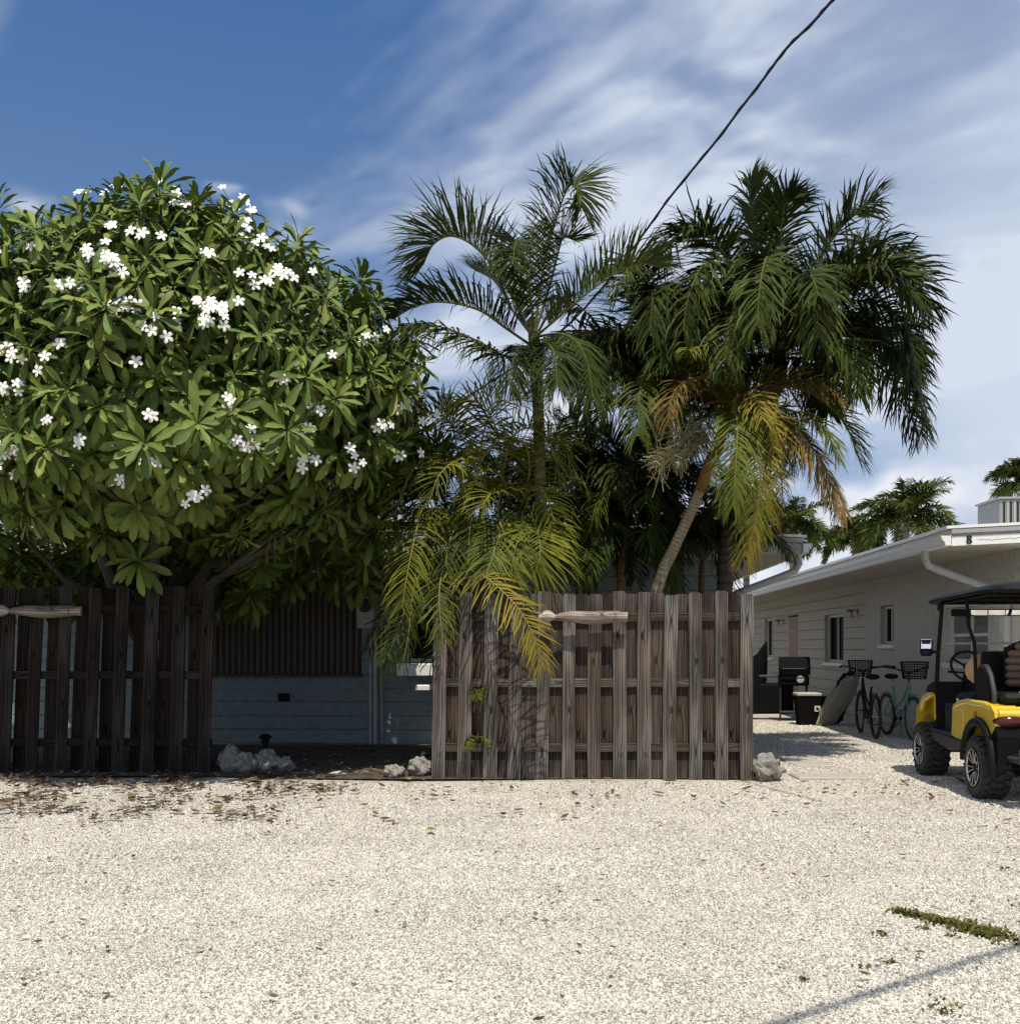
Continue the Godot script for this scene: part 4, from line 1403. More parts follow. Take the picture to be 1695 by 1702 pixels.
func build_palms() -> void:
	var dk := Color(0.022, 0.034, 0.009)
	var dk2 := Color(0.034, 0.05, 0.012)
	var md := Color(0.050, 0.068, 0.015)
	var md2 := Color(0.070, 0.09, 0.022)
	var ye := Color(0.165, 0.16, 0.018)
	var ye2 := Color(0.115, 0.135, 0.02)
	var go := Color(0.22, 0.155, 0.035)
	var br := Color(0.12, 0.075, 0.038)
	var st := Color(0.24, 0.22, 0.08)

	# tall slender palm, centre
	rng.seed = 1001
	var z := 11.6
	var b := at(902, 0, z)
	b.y = 0.0
	var o := thing("palm_tree", "tall slender palm with ringed green trunk and arching keeled fronds, centre", "palm tree", b)
	trunk(o, "trunk", [b, at(901, 985, z), at(897, 780, z), at(893, 640, z)], [0.10, 0.075, 0.068, 0.064], b, Color(0.26, 0.25, 0.13), 0.16)
	trunk(o, "crownshaft", [at(893, 650, z), at(890, 590, z), at(884, 535, z)], [0.07, 0.08, 0.05], b, Color(0.13, 0.14, 0.04), 0.3)
	var keel := {"wide": 0.034, "plume": 0.2, "dens": 1.7}
	var list := [
		[[[886, 565, z], [850, 490, z - 0.1], [800, 420, z - 0.3], [755, 393, z - 0.4], [722, 405, z - 0.5], [704, 440, z - 0.5]], 0.68, 62, 0.95, 0.35, dk2, md2],
		[[[888, 555, z], [902, 450, z], [922, 370, z], [944, 312, z - 0.1], [962, 312, z - 0.2], [966, 345, z - 0.2]], 0.60, 62, 0.45, 0.35, dk2, md2],
		[[[890, 560, z], [925, 530, z - 0.1], [985, 480, z - 0.2], [1035, 447, z - 0.2], [1070, 438, z - 0.2], [1095, 445, z - 0.2]], 0.5, 54, 1.0, 0.3, dk2, md2],
		[[[884, 575, z], [840, 545, z - 0.3], [795, 515, z - 0.5], [735, 502, z - 0.6], [690, 510, z - 0.6], [655, 530, z - 0.6]], 0.56, 56, 0.8, 0.6, dk, dk2],
		[[[884, 590, z], [840, 592, z - 0.5], [800, 570, z - 0.7], [740, 545, z - 0.9], [690, 540, z - 1.0], [640, 560, z - 1.0]], 0.55, 52, -0.1, 0.9, dk2, md2],
		[[[892, 560, z], [930, 555, z - 0.5], [960, 570, z - 0.7], [978, 610, z - 0.8], [985, 660, z - 0.9]], 0.55, 54, -0.3, 0.9, dk, md],
		[[[888, 555, z], [880, 480, z - 0.3], [868, 420, z - 0.7], [858, 400, z - 1.1], [852, 440, z - 1.4]], 0.6, 52, 0.5, 0.3, dk, md],
		[[[890, 550, z], [915, 470, z + 0.1], [930, 410, z + 0.2], [938, 395, z + 0.3], [955, 400, z + 0.4]], 0.5, 46, 0.9, 0.1, md, md2],
		[[[884, 585, z], [868, 575, z - 0.6], [855, 590, z - 1.0], [846, 640, z - 1.2]], 0.5, 50, -0.2, 0.9, dk, dk2],
		[[[892, 580, z], [905, 570, z - 0.6], [920, 585, z - 1.0], [926, 640, z - 1.2]], 0.5, 50, -0.2, 0.9, dk, dk2],
		[[[886, 560, z], [855, 520, z + 0.5], [825, 470, z + 0.9], [790, 450, z + 1.3]], 0.55, 44, 0.8, 0.2, dk, dk2],
		[[[890, 560, z], [930, 500, z + 0.5], [975, 520, z + 1.0], [1010, 580, z + 1.3]], 0.55, 44, 0.3, 0.5, dk, dk2],
	]
	for f in list: put(o, "frond", shift(frond(px_path(f[0]), f[1], f[2], f[3], f[4], f[5], f[6], keel), -b), M.palm)

	# dense dark palm between the two tall ones
	rng.seed = 1002
	z = 12.9
	b = at(1128, 0, z)
	b.y = 0.0
	o = thing("palm_tree", "dense dark palm with drooping fronds between the tall palm and the big right palm", "palm tree", b)
	trunk(o, "trunk", [b, at(1126, 985, z), at(1116, 820, z), at(1104, 690, z)], [0.11, 0.09, 0.085, 0.08], b, Color(0.13, 0.11, 0.08))
	list = [
		[[[1104, 695, z], [1088, 640, z - 0.3], [1068, 580, z - 0.6], [1040, 548, z - 0.8], [1005, 560, z - 0.9], [985, 620, z - 0.9], [975, 680, z - 0.9]], 0.62, 60, -0.15, 1.0, dk, md],
		[[[1106, 690, z], [1090, 590, z - 0.2], [1075, 500, z - 0.4], [1060, 445, z - 0.6], [1045, 440, z - 0.9], [1035, 480, z - 1.1]], 0.62, 60, 0.0, 0.9, dk2, md2],
		[[[1108, 690, z], [1110, 600, z - 0.4], [1108, 520, z - 0.7], [1098, 475, z - 1.1], [1085, 490, z - 1.4], [1080, 550, z - 1.5]], 0.6, 60, -0.1, 0.9, dk, md],
		[[[1108, 690, z], [1125, 600, z - 0.2], [1140, 520, z - 0.4], [1150, 480, z - 0.7], [1158, 520, z - 0.9], [1160, 590, z - 1.0]], 0.6, 60, -0.1, 0.9, dk, dk2],
		[[[1104, 700, z], [1070, 680, z - 0.3], [1030, 660, z - 0.6], [1000, 670, z - 0.8], [985, 720, z - 0.9]], 0.5, 48, 0.2, 0.7, dk, md],
		[[[1104, 700, z], [1075, 720, z - 0.4], [1050, 740, z - 0.7], [1030, 790, z - 0.8]], 0.5, 46, -0.2, 0.8, dk, dk2],
		[[[1110, 695, z], [1140, 660, z - 0.2], [1165, 640, z - 0.4], [1185, 660, z - 0.5]], 0.45, 40, 0.1, 0.8, dk, dk2],
		[[[1106, 690, z], [1060, 620, z + 0.4], [1020, 570, z + 0.8], [985, 560, z + 1.0], [955, 610, z + 1.1]], 0.6, 52, 0.1, 0.8, dk, dk2],
		[[[1108, 690, z], [1130, 590, z + 0.5], [1140, 520, z + 0.9], [1160, 490, z + 1.3]], 0.6, 52, 0.5, 0.4, dk, dk2],
		[[[1104, 700, z], [1080, 640, z - 0.6], [1070, 620, z - 1.1], [1062, 660, z - 1.4], [1060, 720, z - 1.5]], 0.5, 50, -0.2, 1.0, md, md2],
		[[[1104, 700, z], [1110, 660, z - 0.7], [1115, 650, z - 1.2], [1120, 690, z - 1.4]], 0.5, 46, -0.2, 1.0, dk2, md2],
	]
	for f in list: put(o, "frond", shift(frond(px_path(f[0]), f[1], f[2], f[3], f[4], f[5], f[6], {"wide": 0.042, "plume": 0.3}), -b), M.palm)
	for i in 12:
		var az := TAU * i / 12.0 + rng.randf_range(-0.2, 0.2)
		put(o, "frond", shift(frond(arch(at(1100, 680, z), az, rng.randf_range(0.9, 1.45), rng.randf_range(1.6, 2.1), rng.randf_range(1.4, 2.2)), 0.55, 50, 0.0, 0.7, dk, md, {"wide": 0.042, "plume": 0.35}), -b), M.palm)

	# big round-headed palm at right
	rng.seed = 1003
	z = 12.6
	b = at(1203, 0, z)
	b.y = 0.0
	o = thing("palm_tree", "big dark green palm with a full round head, right of centre", "palm tree", b)
	trunk(o, "trunk", [b, at(1204, 985, z), at(1213, 830, z), at(1245, 720, z), at(1283, 640, z), at(1288, 590, z)], [0.11, 0.095, 0.09, 0.10, 0.15, 0.13], b, Color(0.10, 0.075, 0.06), 0.09)
	var pl := {"wide": 0.05, "plume": 0.45, "thick": 0.02}
	var c := [1286, 590]
	list = [
		[[[1286, 590, z], [1270, 490, z], [1255, 400, z], [1248, 340, z - 0.1], [1246, 300, z - 0.1]], 0.5, 58, 0.35, 0.2, dk, md],
		[[[1288, 590, z], [1292, 480, z - 0.1], [1298, 390, z - 0.2], [1304, 340, z - 0.3], [1318, 330, z - 0.4]], 0.5, 56, 0.35, 0.25, dk, md],
		[[[1284, 590, z], [1240, 500, z - 0.2], [1195, 410, z - 0.4], [1155, 375, z - 0.6], [1115, 400, z - 0.7], [1095, 440, z - 0.7]], 0.6, 62, 0.2, 0.45, dk, md],
		[[[1284, 590, z], [1245, 520, z - 0.4], [1205, 450, z - 0.8], [1170, 440, z - 1.1], [1145, 490, z - 1.3], [1135, 550, z - 1.4]], 0.6, 62, 0.0, 0.8, dk, md2],
		[[[1288, 590, z], [1330, 500, z - 0.1], [1375, 410, z - 0.2], [1415, 360, z - 0.3], [1450, 335, z - 0.3]], 0.58, 62, 0.25, 0.35, dk, md],
		[[[1290, 590, z], [1345, 530, z - 0.2], [1410, 470, z - 0.4], [1470, 445, z - 0.5], [1520, 465, z - 0.5], [1545, 510, z - 0.5]], 0.6, 64, 0.15, 0.45, dk, md2],
		[[[1290, 592, z], [1350, 560, z - 0.3], [1420, 540, z - 0.5], [1480, 570, z - 0.6], [1520, 630, z - 0.6], [1540, 710, z - 0.6]], 0.62, 66, -0.05, 0.75, dk, dk2],
		[[[1290, 592, z], [1345, 545, z + 0.3], [1420, 520, z + 0.5], [1490, 545, z + 0.6], [1530, 610, z + 0.6]], 0.6, 60, 0.1, 0.5, dk, dk2],
		[[[1288, 594, z], [1330, 570, z - 0.6], [1375, 560, z - 1.0], [1410, 590, z - 1.2], [1425, 650, z - 1.3]], 0.6, 62, -0.1, 0.85, dk2, md2],
		[[[1287, 590, z], [1310, 520, z - 0.5], [1330, 470, z - 1.0], [1345, 460, z - 1.4], [1355, 500, z - 1.7], [1360, 560, z - 1.8]], 0.58, 60, -0.1, 0.8, dk2, md2],
		[[[1286, 590, z], [1285, 500, z - 0.5], [1280, 440, z - 1.0], [1272, 430, z - 1.4], [1262, 480, z - 1.8], [1258, 540, z - 1.9]], 0.58, 60, -0.1, 0.8, dk2, md2],
		[[[1284, 592, z], [1255, 540, z - 0.6], [1230, 510, z - 1.1], [1212, 540, z - 1.5], [1205, 600, z - 1.7]], 0.56, 58, -0.1, 0.85, dk, md2],
		[[[1288, 590, z], [1350, 480, z + 0.3], [1400, 420, z + 0.5], [1450, 400, z + 0.7], [1500, 420, z + 0.8]], 0.55, 52, 0.3, 0.3, dk, dk2],
		[[[1286, 590, z], [1230, 470, z + 0.3], [1190, 400, z + 0.6], [1150, 390, z + 0.9]], 0.55, 52, 0.3, 0.3, dk, dk2],
		[[[1286, 588, z], [1275, 450, z + 0.5], [1270, 370, z + 0.9], [1280, 330, z + 1.2]], 0.5, 46, 0.4, 0.2, dk, dk2],
		[[[1290, 594, z], [1330, 600, z - 0.4], [1360, 630, z - 0.6], [1375, 680, z - 0.7]], 0.5, 48, -0.3, 0.9, dk, dk2],
		[[[1284, 594, z], [1245, 590, z - 0.4], [1215, 615, z - 0.6], [1195, 670, z - 0.7]], 0.5, 48, -0.3, 0.9, dk, md],
		[[[1290, 592, z], [1370, 585, z + 0.2], [1450, 600, z + 0.3], [1500, 660, z + 0.3], [1525, 720, z + 0.3]], 0.56, 56, 0.0, 0.6, dk, dk2],
		[[[1290, 592, z], [1360, 520, z - 0.5], [1440, 500, z - 0.9], [1500, 540, z - 1.1], [1525, 620, z - 1.2]], 0.58, 60, 0.0, 0.7, dk, dk2],
		[[[1290, 592, z], [1350, 540, z + 0.7], [1430, 530, z + 1.2], [1490, 580, z + 1.6], [1510, 650, z + 1.7]], 0.58, 60, 0.0, 0.7, dk, dk2],
		[[[1290, 592, z], [1355, 500, z + 0.4], [1430, 450, z + 0.8], [1500, 470, z + 1.0], [1535, 540, z + 1.1]], 0.58, 60, 0.1, 0.5, dk, md],
		[[[1290, 592, z], [1360, 490, z - 0.7], [1430, 440, z - 1.2], [1490, 450, z - 1.5], [1520, 500, z - 1.6]], 0.58, 60, 0.1, 0.5, dk, md],
	]
	for f in list: put(o, "frond", shift(frond(px_path(f[0]), f[1], f[2], f[3], f[4], f[5], f[6], pl), -b), M.palm)
	for i in 8:
		var az := TAU * i / 8.0 + rng.randf_range(-0.15, 0.15)
		put(o, "frond", shift(frond(arch(at(1287, 590, z), az, rng.randf_range(0.55, 1.35), rng.randf_range(1.9, 2.35), rng.randf_range(1.5, 2.3)), 0.56, 54, 0.0, 0.7, dk, md, pl), -b), M.palm)

	# leaning palm with yellowing crown and flower stalks
	rng.seed = 1004
	z = 11.9
	b = at(1078, 0, z)
	b.y = 0.0
	o = thing("palm_tree", "leaning palm with pale ringed trunk, yellowing fronds and cream flower stalks", "palm tree", b)
	trunk(o, "trunk", [Vector3(at(1012, 0, z).x, 0, -z), at(1090, 985, z), at(1118, 915, z), at(1146, 855, z), at(1165, 810, z)], [0.085, 0.068, 0.066, 0.062, 0.06], b, Color(0.50, 0.42, 0.27), 0.085)
	trunk(o, "crownshaft", [at(1162, 818, z), at(1178, 775, z), at(1195, 735, z), at(1208, 690, z)], [0.063, 0.078, 0.07, 0.045], b, Color(0.40, 0.23, 0.06), 0.35)
	list = [
		[[[1208, 700, z], [1210, 660, z - 0.2], [1195, 635, z - 0.4], [1170, 628, z - 0.6], [1145, 640, z - 0.7]], 0.36, 40, 0.3, 0.5, ye, ye2, {"wide": 0.03}],
		[[[1208, 698, z], [1230, 655, z - 0.1], [1290, 640, z - 0.2], [1350, 655, z - 0.3], [1400, 700, z - 0.4], [1425, 760, z - 0.4]], 0.52, 56, 0.4, 0.5, ye2, md2, {"wide": 0.034}],
		[[[1210, 700, z], [1255, 670, z - 0.4], [1300, 690, z - 0.6], [1345, 740, z - 0.7], [1380, 800, z - 0.7], [1405, 850, z - 0.7]], 0.48, 54, -0.2, 0.9, go, br, {"wide": 0.03, "tip": br}],
		[[[1208, 700, z], [1225, 680, z - 0.4], [1245, 700, z - 0.7], [1262, 770, z - 0.9], [1258, 850, z - 0.9], [1240, 925, z - 0.9]], 0.5, 60, -0.1, 0.6, go, ye2, {"wide": 0.032, "tip": br}],
		[[[1206, 702, z], [1215, 680, z - 0.5], [1225, 700, z - 0.9], [1222, 780, z - 1.1], [1218, 840, z - 1.1]], 0.42, 50, -0.1, 0.7, ye2, md2, {"wide": 0.03}],
		[[[1208, 696, z], [1225, 650, z + 0.2], [1260, 625, z + 0.3], [1300, 635, z + 0.4], [1330, 680, z + 0.4]], 0.45, 46, 0.3, 0.5, ye, ye2, {"wide": 0.032}],
		[[[1206, 698, z], [1190, 650, z + 0.1], [1160, 640, z + 0.2], [1130, 660, z + 0.2], [1115, 700, z + 0.2]], 0.42, 44, 0.2, 0.6, md, ye2, {"wide": 0.032}],
		[[[1210, 704, z], [1260, 700, z + 0.2], [1290, 750, z + 0.3], [1300, 820, z + 0.3], [1296, 870, z + 0.3]], 0.44, 50, -0.3, 0.9, br, go, {"wide": 0.028, "tip": br, "gone": 0.2}],
		[[[1208, 690, z], [1218, 620, z - 0.1], [1230, 570, z - 0.2], [1240, 530, z - 0.2]], 0.3, 18, 0.3, 0.2, md, ye2, {"wide": 0.03}],
		[[[1210, 704, z], [1275, 690, z + 0.1], [1330, 720, z + 0.1], [1375, 790, z + 0.1], [1395, 860, z + 0.1]], 0.46, 50, -0.2, 0.8, br, ye2, {"wide": 0.03, "tip": br, "gone": 0.15}],
	]
	for f in list: put(o, "frond", shift(frond(px_path(f[0]), f[1], f[2], f[3], f[4], f[5], f[6], f[7]), -b), M.palm)
	for i in 16:
		var az := TAU * i / 16.0 + rng.randf_range(-0.2, 0.2)
		var cc: Array = [[ye, ye2], [ye2, md2], [go, ye], [br, go], [ye, go]][i * 3 % 5]
		put(o, "frond", shift(frond(arch(at(1209, 695, z), az, rng.randf_range(0.15, 1.2), rng.randf_range(1.1, 1.65), rng.randf_range(1.5, 2.5)), 0.40, 44, 0.0, 0.7, cc[0], cc[1], {"wide": 0.032, "plume": 0.35, "tip": br if i % 3 == 0 else cc[1], "gone": 0.08}), -b), M.palm)
	# branching cream flower stalks
	for s in [[1196, 735, 1098, 775, Color(0.46, 0.42, 0.22)], [1190, 742, 1130, 735, Color(0.32, 0.33, 0.20)], [1215, 720, 1280, 760, Color(0.30, 0.24, 0.15)]]:
		var mb := MB.new()
		mb.col = s[4]
		var p0 := at(s[0], s[1], z)
		var p1 := at(s[2], s[3], z - 0.5)
		var mid := p0.lerp(p1, 0.5) + Vector3(0, 0.12, 0)
		mb.tube([p0, mid, p1], [0.016, 0.012, 0.008], 6)
		for i in 110:
			var t := rng.randf_range(0.35, 1.0)
			var q := p0.lerp(mid, t * 2.0) if t < 0.5 else mid.lerp(p1, t * 2.0 - 1.0)
			var d := ((p1 - p0).normalized() * 0.7 + Vector3(rng.randfn(), rng.randfn(), rng.randfn()) * 0.8).normalized()
			var l := rng.randf_range(0.14, 0.34)
			var e := q + d * l * 0.6
			var e2 := e + (d + Vector3(rng.randfn() * 0.5, -0.5, rng.randfn() * 0.5)).normalized() * l * 0.5
			mb.tube([q, e, e2], [0.006, 0.005, 0.004], 4, false)
			for k in 3:
				var w := e + Vector3(rng.randfn(), rng.randfn() - 0.3, rng.randfn()).normalized() * l * 0.45
				mb.tube([e.lerp(q, k * 0.25), w], [0.004, 0.003], 3, false)
		put(o, "flower_stalk", shift(mb, -b), M.palm)

	# yellow-green clumping palm spilling over the right fence
	rng.seed = 1005
	z = 11.7
	b = at(805, 0, z)
	b.y = 0.0
	o = thing("clumping_palm", "yellow green clumping palm spilling over the left end of the right fence", "palm", b)
	for s in [[800, 985, 800, 800], [845, 985, 868, 830], [770, 985, 745, 850], [825, 985, 835, 780], [785, 985, 765, 790]]:
		trunk(o, "stem", [Vector3(at(s[0], 0, z).x, 0, -z + 0.1 * sin(s[0])), at(s[0], s[1], z), at(s[2], s[3], z - 0.1)], [0.035, 0.03, 0.022], b, Color(0.20, 0.18, 0.06), 0.14)
	list = [
		[[[868, 840, z], [880, 780, z - 0.2], [870, 735, z - 0.4], [835, 728, z - 0.6], [800, 765, z - 0.7], [785, 810, z - 0.7]], 0.52, 52, 0.5, 0.3, ye, ye2],
		[[[800, 810, z], [800, 740, z - 0.1], [815, 690, z - 0.2], [850, 665, z - 0.2], [885, 668, z - 0.3]], 0.5, 48, 0.6, 0.2, ye2, md2],
		[[[835, 790, z], [850, 730, z - 0.3], [880, 712, z - 0.5], [915, 740, z - 0.6], [930, 800, z - 0.6]], 0.48, 50, 0.2, 0.5, ye2, md2],
		[[[868, 835, z], [860, 830, z - 0.4], [840, 818, z - 0.8], [815, 822, z - 1.0], [800, 845, z - 1.1]], 0.4, 40, 0.5, 0.4, ye, ye2],
		[[[868, 840, z], [880, 850, z - 0.5], [892, 880, z - 0.8], [898, 920, z - 0.9], [886, 960, z - 0.9]], 0.56, 50, 0.1, 0.35, ye2, ye],
		[[[868, 845, z], [862, 850, z - 0.5], [840, 870, z - 0.8], [850, 910, z - 1.0], [856, 962, z - 1.1]], 0.40, 48, 0.0, 0.45, ye2, md2],
		[[[835, 800, z], [828, 850, z - 0.6], [832, 880, z - 0.9], [820, 920, z - 1.1], [808, 955, z - 1.2]], 0.42, 46, 0.0, 0.6, md2, ye2],
		[[[745, 855, z], [725, 845, z - 0.4], [700, 860, z - 0.7], [688, 900, z - 0.9], [676, 960, z - 1.0], [668, 1010, z - 1.0]], 0.44, 50, -0.05, 0.7, ye, md2],
		[[[745, 855, z], [730, 870, z - 0.3], [705, 905, z - 0.6], [690, 960, z - 0.7], [664, 1040, z - 0.7], [645, 1090, z - 0.7]], 0.42, 50, -0.1, 0.8, md, md2],
		[[[765, 800, z], [740, 750, z], [715, 730, z - 0.1], [690, 750, z - 0.2], [672, 790, z - 0.2]], 0.5, 48, 0.4, 0.4, md, ye2],
		[[[765, 800, z], [758, 735, z + 0.1], [745, 690, z + 0.2], [728, 672, z + 0.3]], 0.5, 46, 0.6, 0.15, dk2, md2],
		[[[770, 960, z], [755, 945, z - 0.5], [775, 945, z - 0.9], [815, 965, z - 1.3], [860, 1010, z - 1.45], [888, 1060, z - 1.48], [902, 1108, z - 1.48]], 0.40, 58, -0.08, 0.5, ye, go],
		[[[780, 960, z], [750, 930, z - 0.4], [735, 950, z - 0.9], [730, 1000, z - 1.1], [736, 1060, z - 1.15]], 0.36, 46, 0.0, 0.7, ye2, md],
		[[[800, 960, z], [780, 925, z - 0.3], [730, 920, z - 0.6], [690, 970, z - 0.8], [680, 1050, z - 0.9], [670, 1100, z - 0.9]], 0.34, 52, -0.2, 0.9, dk, md],
		[[[780, 980, z], [745, 960, z - 0.3], [700, 1000, z - 0.5], [660, 1060, z - 0.6], [632, 1110, z - 0.6]], 0.34, 50, -0.2, 0.9, dk, dk2],
		[[[760, 900, z], [720, 905, z + 0.3], [680, 950, z + 0.4], [640, 1020, z + 0.4], [612, 1080, z + 0.4]], 0.36, 48, -0.1, 0.9, dk2, md],
		[[[790, 900, z], [770, 870, z - 0.5], [750, 890, z - 0.8], [740, 940, z - 1.0]], 0.42, 46, -0.1, 0.8, dk2, md],
		[[[845, 900, z], [880, 870, z - 0.1], [920, 870, z - 0.2], [950, 910, z - 0.2], [962, 965, z - 0.2]], 0.46, 48, 0.0, 0.6, ye2, md2],
		[[[845, 880, z], [900, 830, z + 0.3], [945, 830, z + 0.4], [975, 880, z + 0.4]], 0.45, 44, 0.2, 0.5, dk2, md],
		[[[800, 830, z], [770, 790, z + 0.4], [730, 800, z + 0.6], [690, 850, z + 0.7], [660, 900, z + 0.7]], 0.45, 44, 0.2, 0.5, dk2, md2],
		[[[810, 900, z], [800, 870, z - 0.3], [785, 860, z - 0.7], [780, 890, z - 0.9], [778, 940, z - 1.0]], 0.42, 46, -0.1, 0.8, md, md2],
		[[[785, 1010, z], [770, 1020, z - 0.3], [740, 1050, z - 0.6], [715, 1100, z - 0.7]], 0.36, 40, 0.0, 0.7, dk2, dk],
		[[[780, 1000, z], [730, 980, z + 0.2], [680, 1010, z + 0.2], [640, 1060, z + 0.2]], 0.4, 44, 0.0, 0.7, dk2, dk],
	]
	for f in [[[[800, 805, z], [770, 730, z - 0.2], [735, 690, z - 0.3], [700, 690, z - 0.4], [670, 720, z - 0.4]], ye2, md], [[[835, 785, z], [825, 715, z - 0.3], [800, 672, z - 0.5], [765, 668, z - 0.6], [735, 700, z - 0.6]], ye, ye2], [[[868, 835, z], [890, 760, z - 0.1], [915, 725, z - 0.2], [940, 745, z - 0.2], [950, 800, z - 0.2]], ye2, md2], [[[765, 790, z], [725, 760, z - 0.3], [690, 775, z - 0.5], [665, 830, z - 0.6], [650, 880, z - 0.6]], ye2, md2], [[[800, 805, z], [785, 770, z - 0.5], [760, 765, z - 0.8], [730, 790, z - 1.0], [712, 840, z - 1.0]], ye, md2], [[[845, 850, z], [838, 800, z - 0.4], [815, 780, z - 0.7], [785, 800, z - 0.8], [770, 850, z - 0.8]], ye2, ye], [[[868, 840, z], [885, 810, z - 0.4], [905, 820, z - 0.6], [920, 870, z - 0.7], [915, 920, z - 0.7]], ye2, ye]]:
		put(o, "frond", shift(frond(px_path(f[0]), 0.40, 46, 0.3, 0.5, f[1], f[2], {"wide": 0.030, "plume": 0.2, "stem": st, "thick": 0.012, "dens": 1.0, "ang": 70.0}), -b), M.palm)
	for q in [[745, 850, 7], [765, 790, 7], [800, 800, 7], [835, 780, 7], [868, 830, 8], [800, 900, 7], [720, 900, 5]]:
		for i in q[2]:
			var az: float = TAU * i / q[2] + rng.randf_range(-0.3, 0.3)
			if sin(az) > 0.55 and q[1] < 870: continue
			put(o, "frond", shift(frond(arch(at(q[0], q[1], z + 0.4), az, rng.randf_range(0.5, 1.25), rng.randf_range(0.9, 1.35), rng.randf_range(1.5, 2.4)), 0.42, 36, 0.0, 0.6, dk2, md2 if rng.randf() < 0.7 else ye2, {"wide": 0.030, "plume": 0.15, "stem": st, "thick": 0.012, "dens": 1.3}), -b), M.palm)
	for f in list: put(o, "frond", shift(frond(px_path(f[0]), f[1], f[2], f[3], f[4], f[5], f[6], {"wide": 0.030, "plume": 0.16, "stem": st, "thick": 0.012, "dens": 1.0, "ang": 70.0}), -b), M.palm)

	# low dark palm behind the middle of the right fence
	rng.seed = 1006
	z = 12.5
	b = at(1035, 0, z)
	b.y = 0.0
	o = thing("clumping_palm", "low dark clumping palm with orange stem behind the middle of the right fence", "palm", b)
	trunk(o, "stem", [b, at(1030, 985, z), at(1036, 920, z), at(1042, 870, z)], [0.05, 0.045, 0.04, 0.035], b, Color(0.24, 0.14, 0.04), 0.12)
	trunk(o, "stem", [b + Vector3(-0.5, 0, 0.1), at(972, 985, z), at(965, 900, z)], [0.04, 0.035, 0.03], b, Color(0.16, 0.13, 0.05), 0.12)
	list = [
		[[[1042, 875, z], [1035, 830, z - 0.2], [1010, 812, z - 0.4], [990, 840, z - 0.5], [982, 880, z - 0.5]], 0.40, 44, 0.1, 0.6, ye2, md2],
		[[[1042, 875, z], [1050, 815, z - 0.2], [1065, 795, z - 0.3], [1095, 800, z - 0.4], [1125, 840, z - 0.4]], 0.42, 44, 0.2, 0.5, md, md2],
		[[[1042, 875, z], [1070, 850, z - 0.2], [1110, 845, z - 0.3], [1150, 860, z - 0.3], [1180, 900, z - 0.3]], 0.42, 46, 0.1, 0.6, md, md2],
		[[[1042, 880, z], [1075, 890, z - 0.3], [1110, 920, z - 0.4], [1130, 975, z - 0.4]], 0.42, 44, -0.2, 0.8, dk, md],
		[[[1040, 880, z], [1010, 880, z - 0.3], [985, 910, z - 0.4], [972, 965, z - 0.4]], 0.42, 44, -0.2, 0.8, dk, md],
		[[[1042, 870, z], [1010, 800, z + 0.2], [980, 760, z + 0.3], [950, 750, z + 0.4], [925, 790, z + 0.5]], 0.46, 46, 0.2, 0.5, dk, dk2],
		[[[1042, 870, z], [1035, 790, z + 0.2], [1020, 740, z + 0.3], [1000, 720, z + 0.4]], 0.46, 44, 0.5, 0.3, dk, dk2],
		[[[965, 905, z], [950, 850, z], [930, 835, z - 0.1], [915, 870, z - 0.1], [910, 930, z - 0.1]], 0.42, 44, 0.0, 0.7, dk, dk2],
		[[[965, 905, z], [980, 850, z], [1000, 840, z], [1010, 870, z]], 0.4, 40, 0.2, 0.6, dk, md],
		[[[1042, 875, z], [1070, 800, z + 0.5], [1110, 780, z + 0.8], [1160, 800, z + 1.0], [1195, 850, z + 1.0]], 0.45, 44, 0.2, 0.5, dk, md],
		[[[1042, 875, z], [1100, 860, z + 0.5], [1160, 880, z + 0.7], [1200, 930, z + 0.7], [1215, 980, z + 0.7]], 0.45, 46, 0.0, 0.7, dk, md],
		[[[965, 905, z], [930, 800, z + 0.4], [920, 740, z + 0.6], [930, 700, z + 0.8]], 0.46, 44, 0.5, 0.2, dk, dk2],
		[[[965, 905, z], [975, 790, z + 0.5], [965, 730, z + 0.7], [945, 690, z + 0.9]], 0.46, 44, 0.4, 0.3, dk, dk2],
	]
	for q in [[1042, 872, 9], [965, 900, 8], [1000, 800, 7], [935, 800, 7], [1090, 830, 8], [1120, 900, 7], [1010, 930, 6]]:
		for i in q[2]:
			var az: float = TAU * i / q[2] + rng.randf_range(-0.3, 0.3)
			put(o, "frond", shift(frond(arch(at(q[0], q[1], z + 0.35), az, rng.randf_range(0.4, 1.25), rng.randf_range(0.9, 1.35), rng.randf_range(1.5, 2.4)), 0.44, 34, 0.0, 0.6, dk, md, {"wide": 0.036, "plume": 0.2, "thick": 0.012}), -b), M.palm)
	for f in list: put(o, "frond", shift(frond(px_path(f[0]), f[1], f[2], f[3], f[4], f[5], f[6], {"wide": 0.034, "plume": 0.2}), -b), M.palm)

	# shady fan of fronds at the foot of the right palms, behind the fence
	rng.seed = 1007
	z = 13.0
	b = at(1165, 0, z)
	b.y = 0.0
	o = thing("clumping_palm", "shady feathery palm behind the fence between leaning trunk and house number 9", "palm", b)
	trunk(o, "stem", [b, at(1165, 985, z), at(1168, 930, z)], [0.045, 0.04, 0.03], b, Color(0.16, 0.13, 0.06), 0.12)
	for i in 13:
		var az := TAU * i / 13.0 + rng.randf_range(-0.2, 0.2)
		put(o, "frond", shift(frond(arch(at(1168, 935, z), az, rng.randf_range(0.9, 1.3), rng.randf_range(1.1, 1.5), rng.randf_range(1.9, 2.5)), 0.38, 40, 0.0, 0.7, dk, md, {"wide": 0.032, "plume": 0.2}), -b), M.palm)

	# seedlings growing through the boards
	rng.seed = 1008
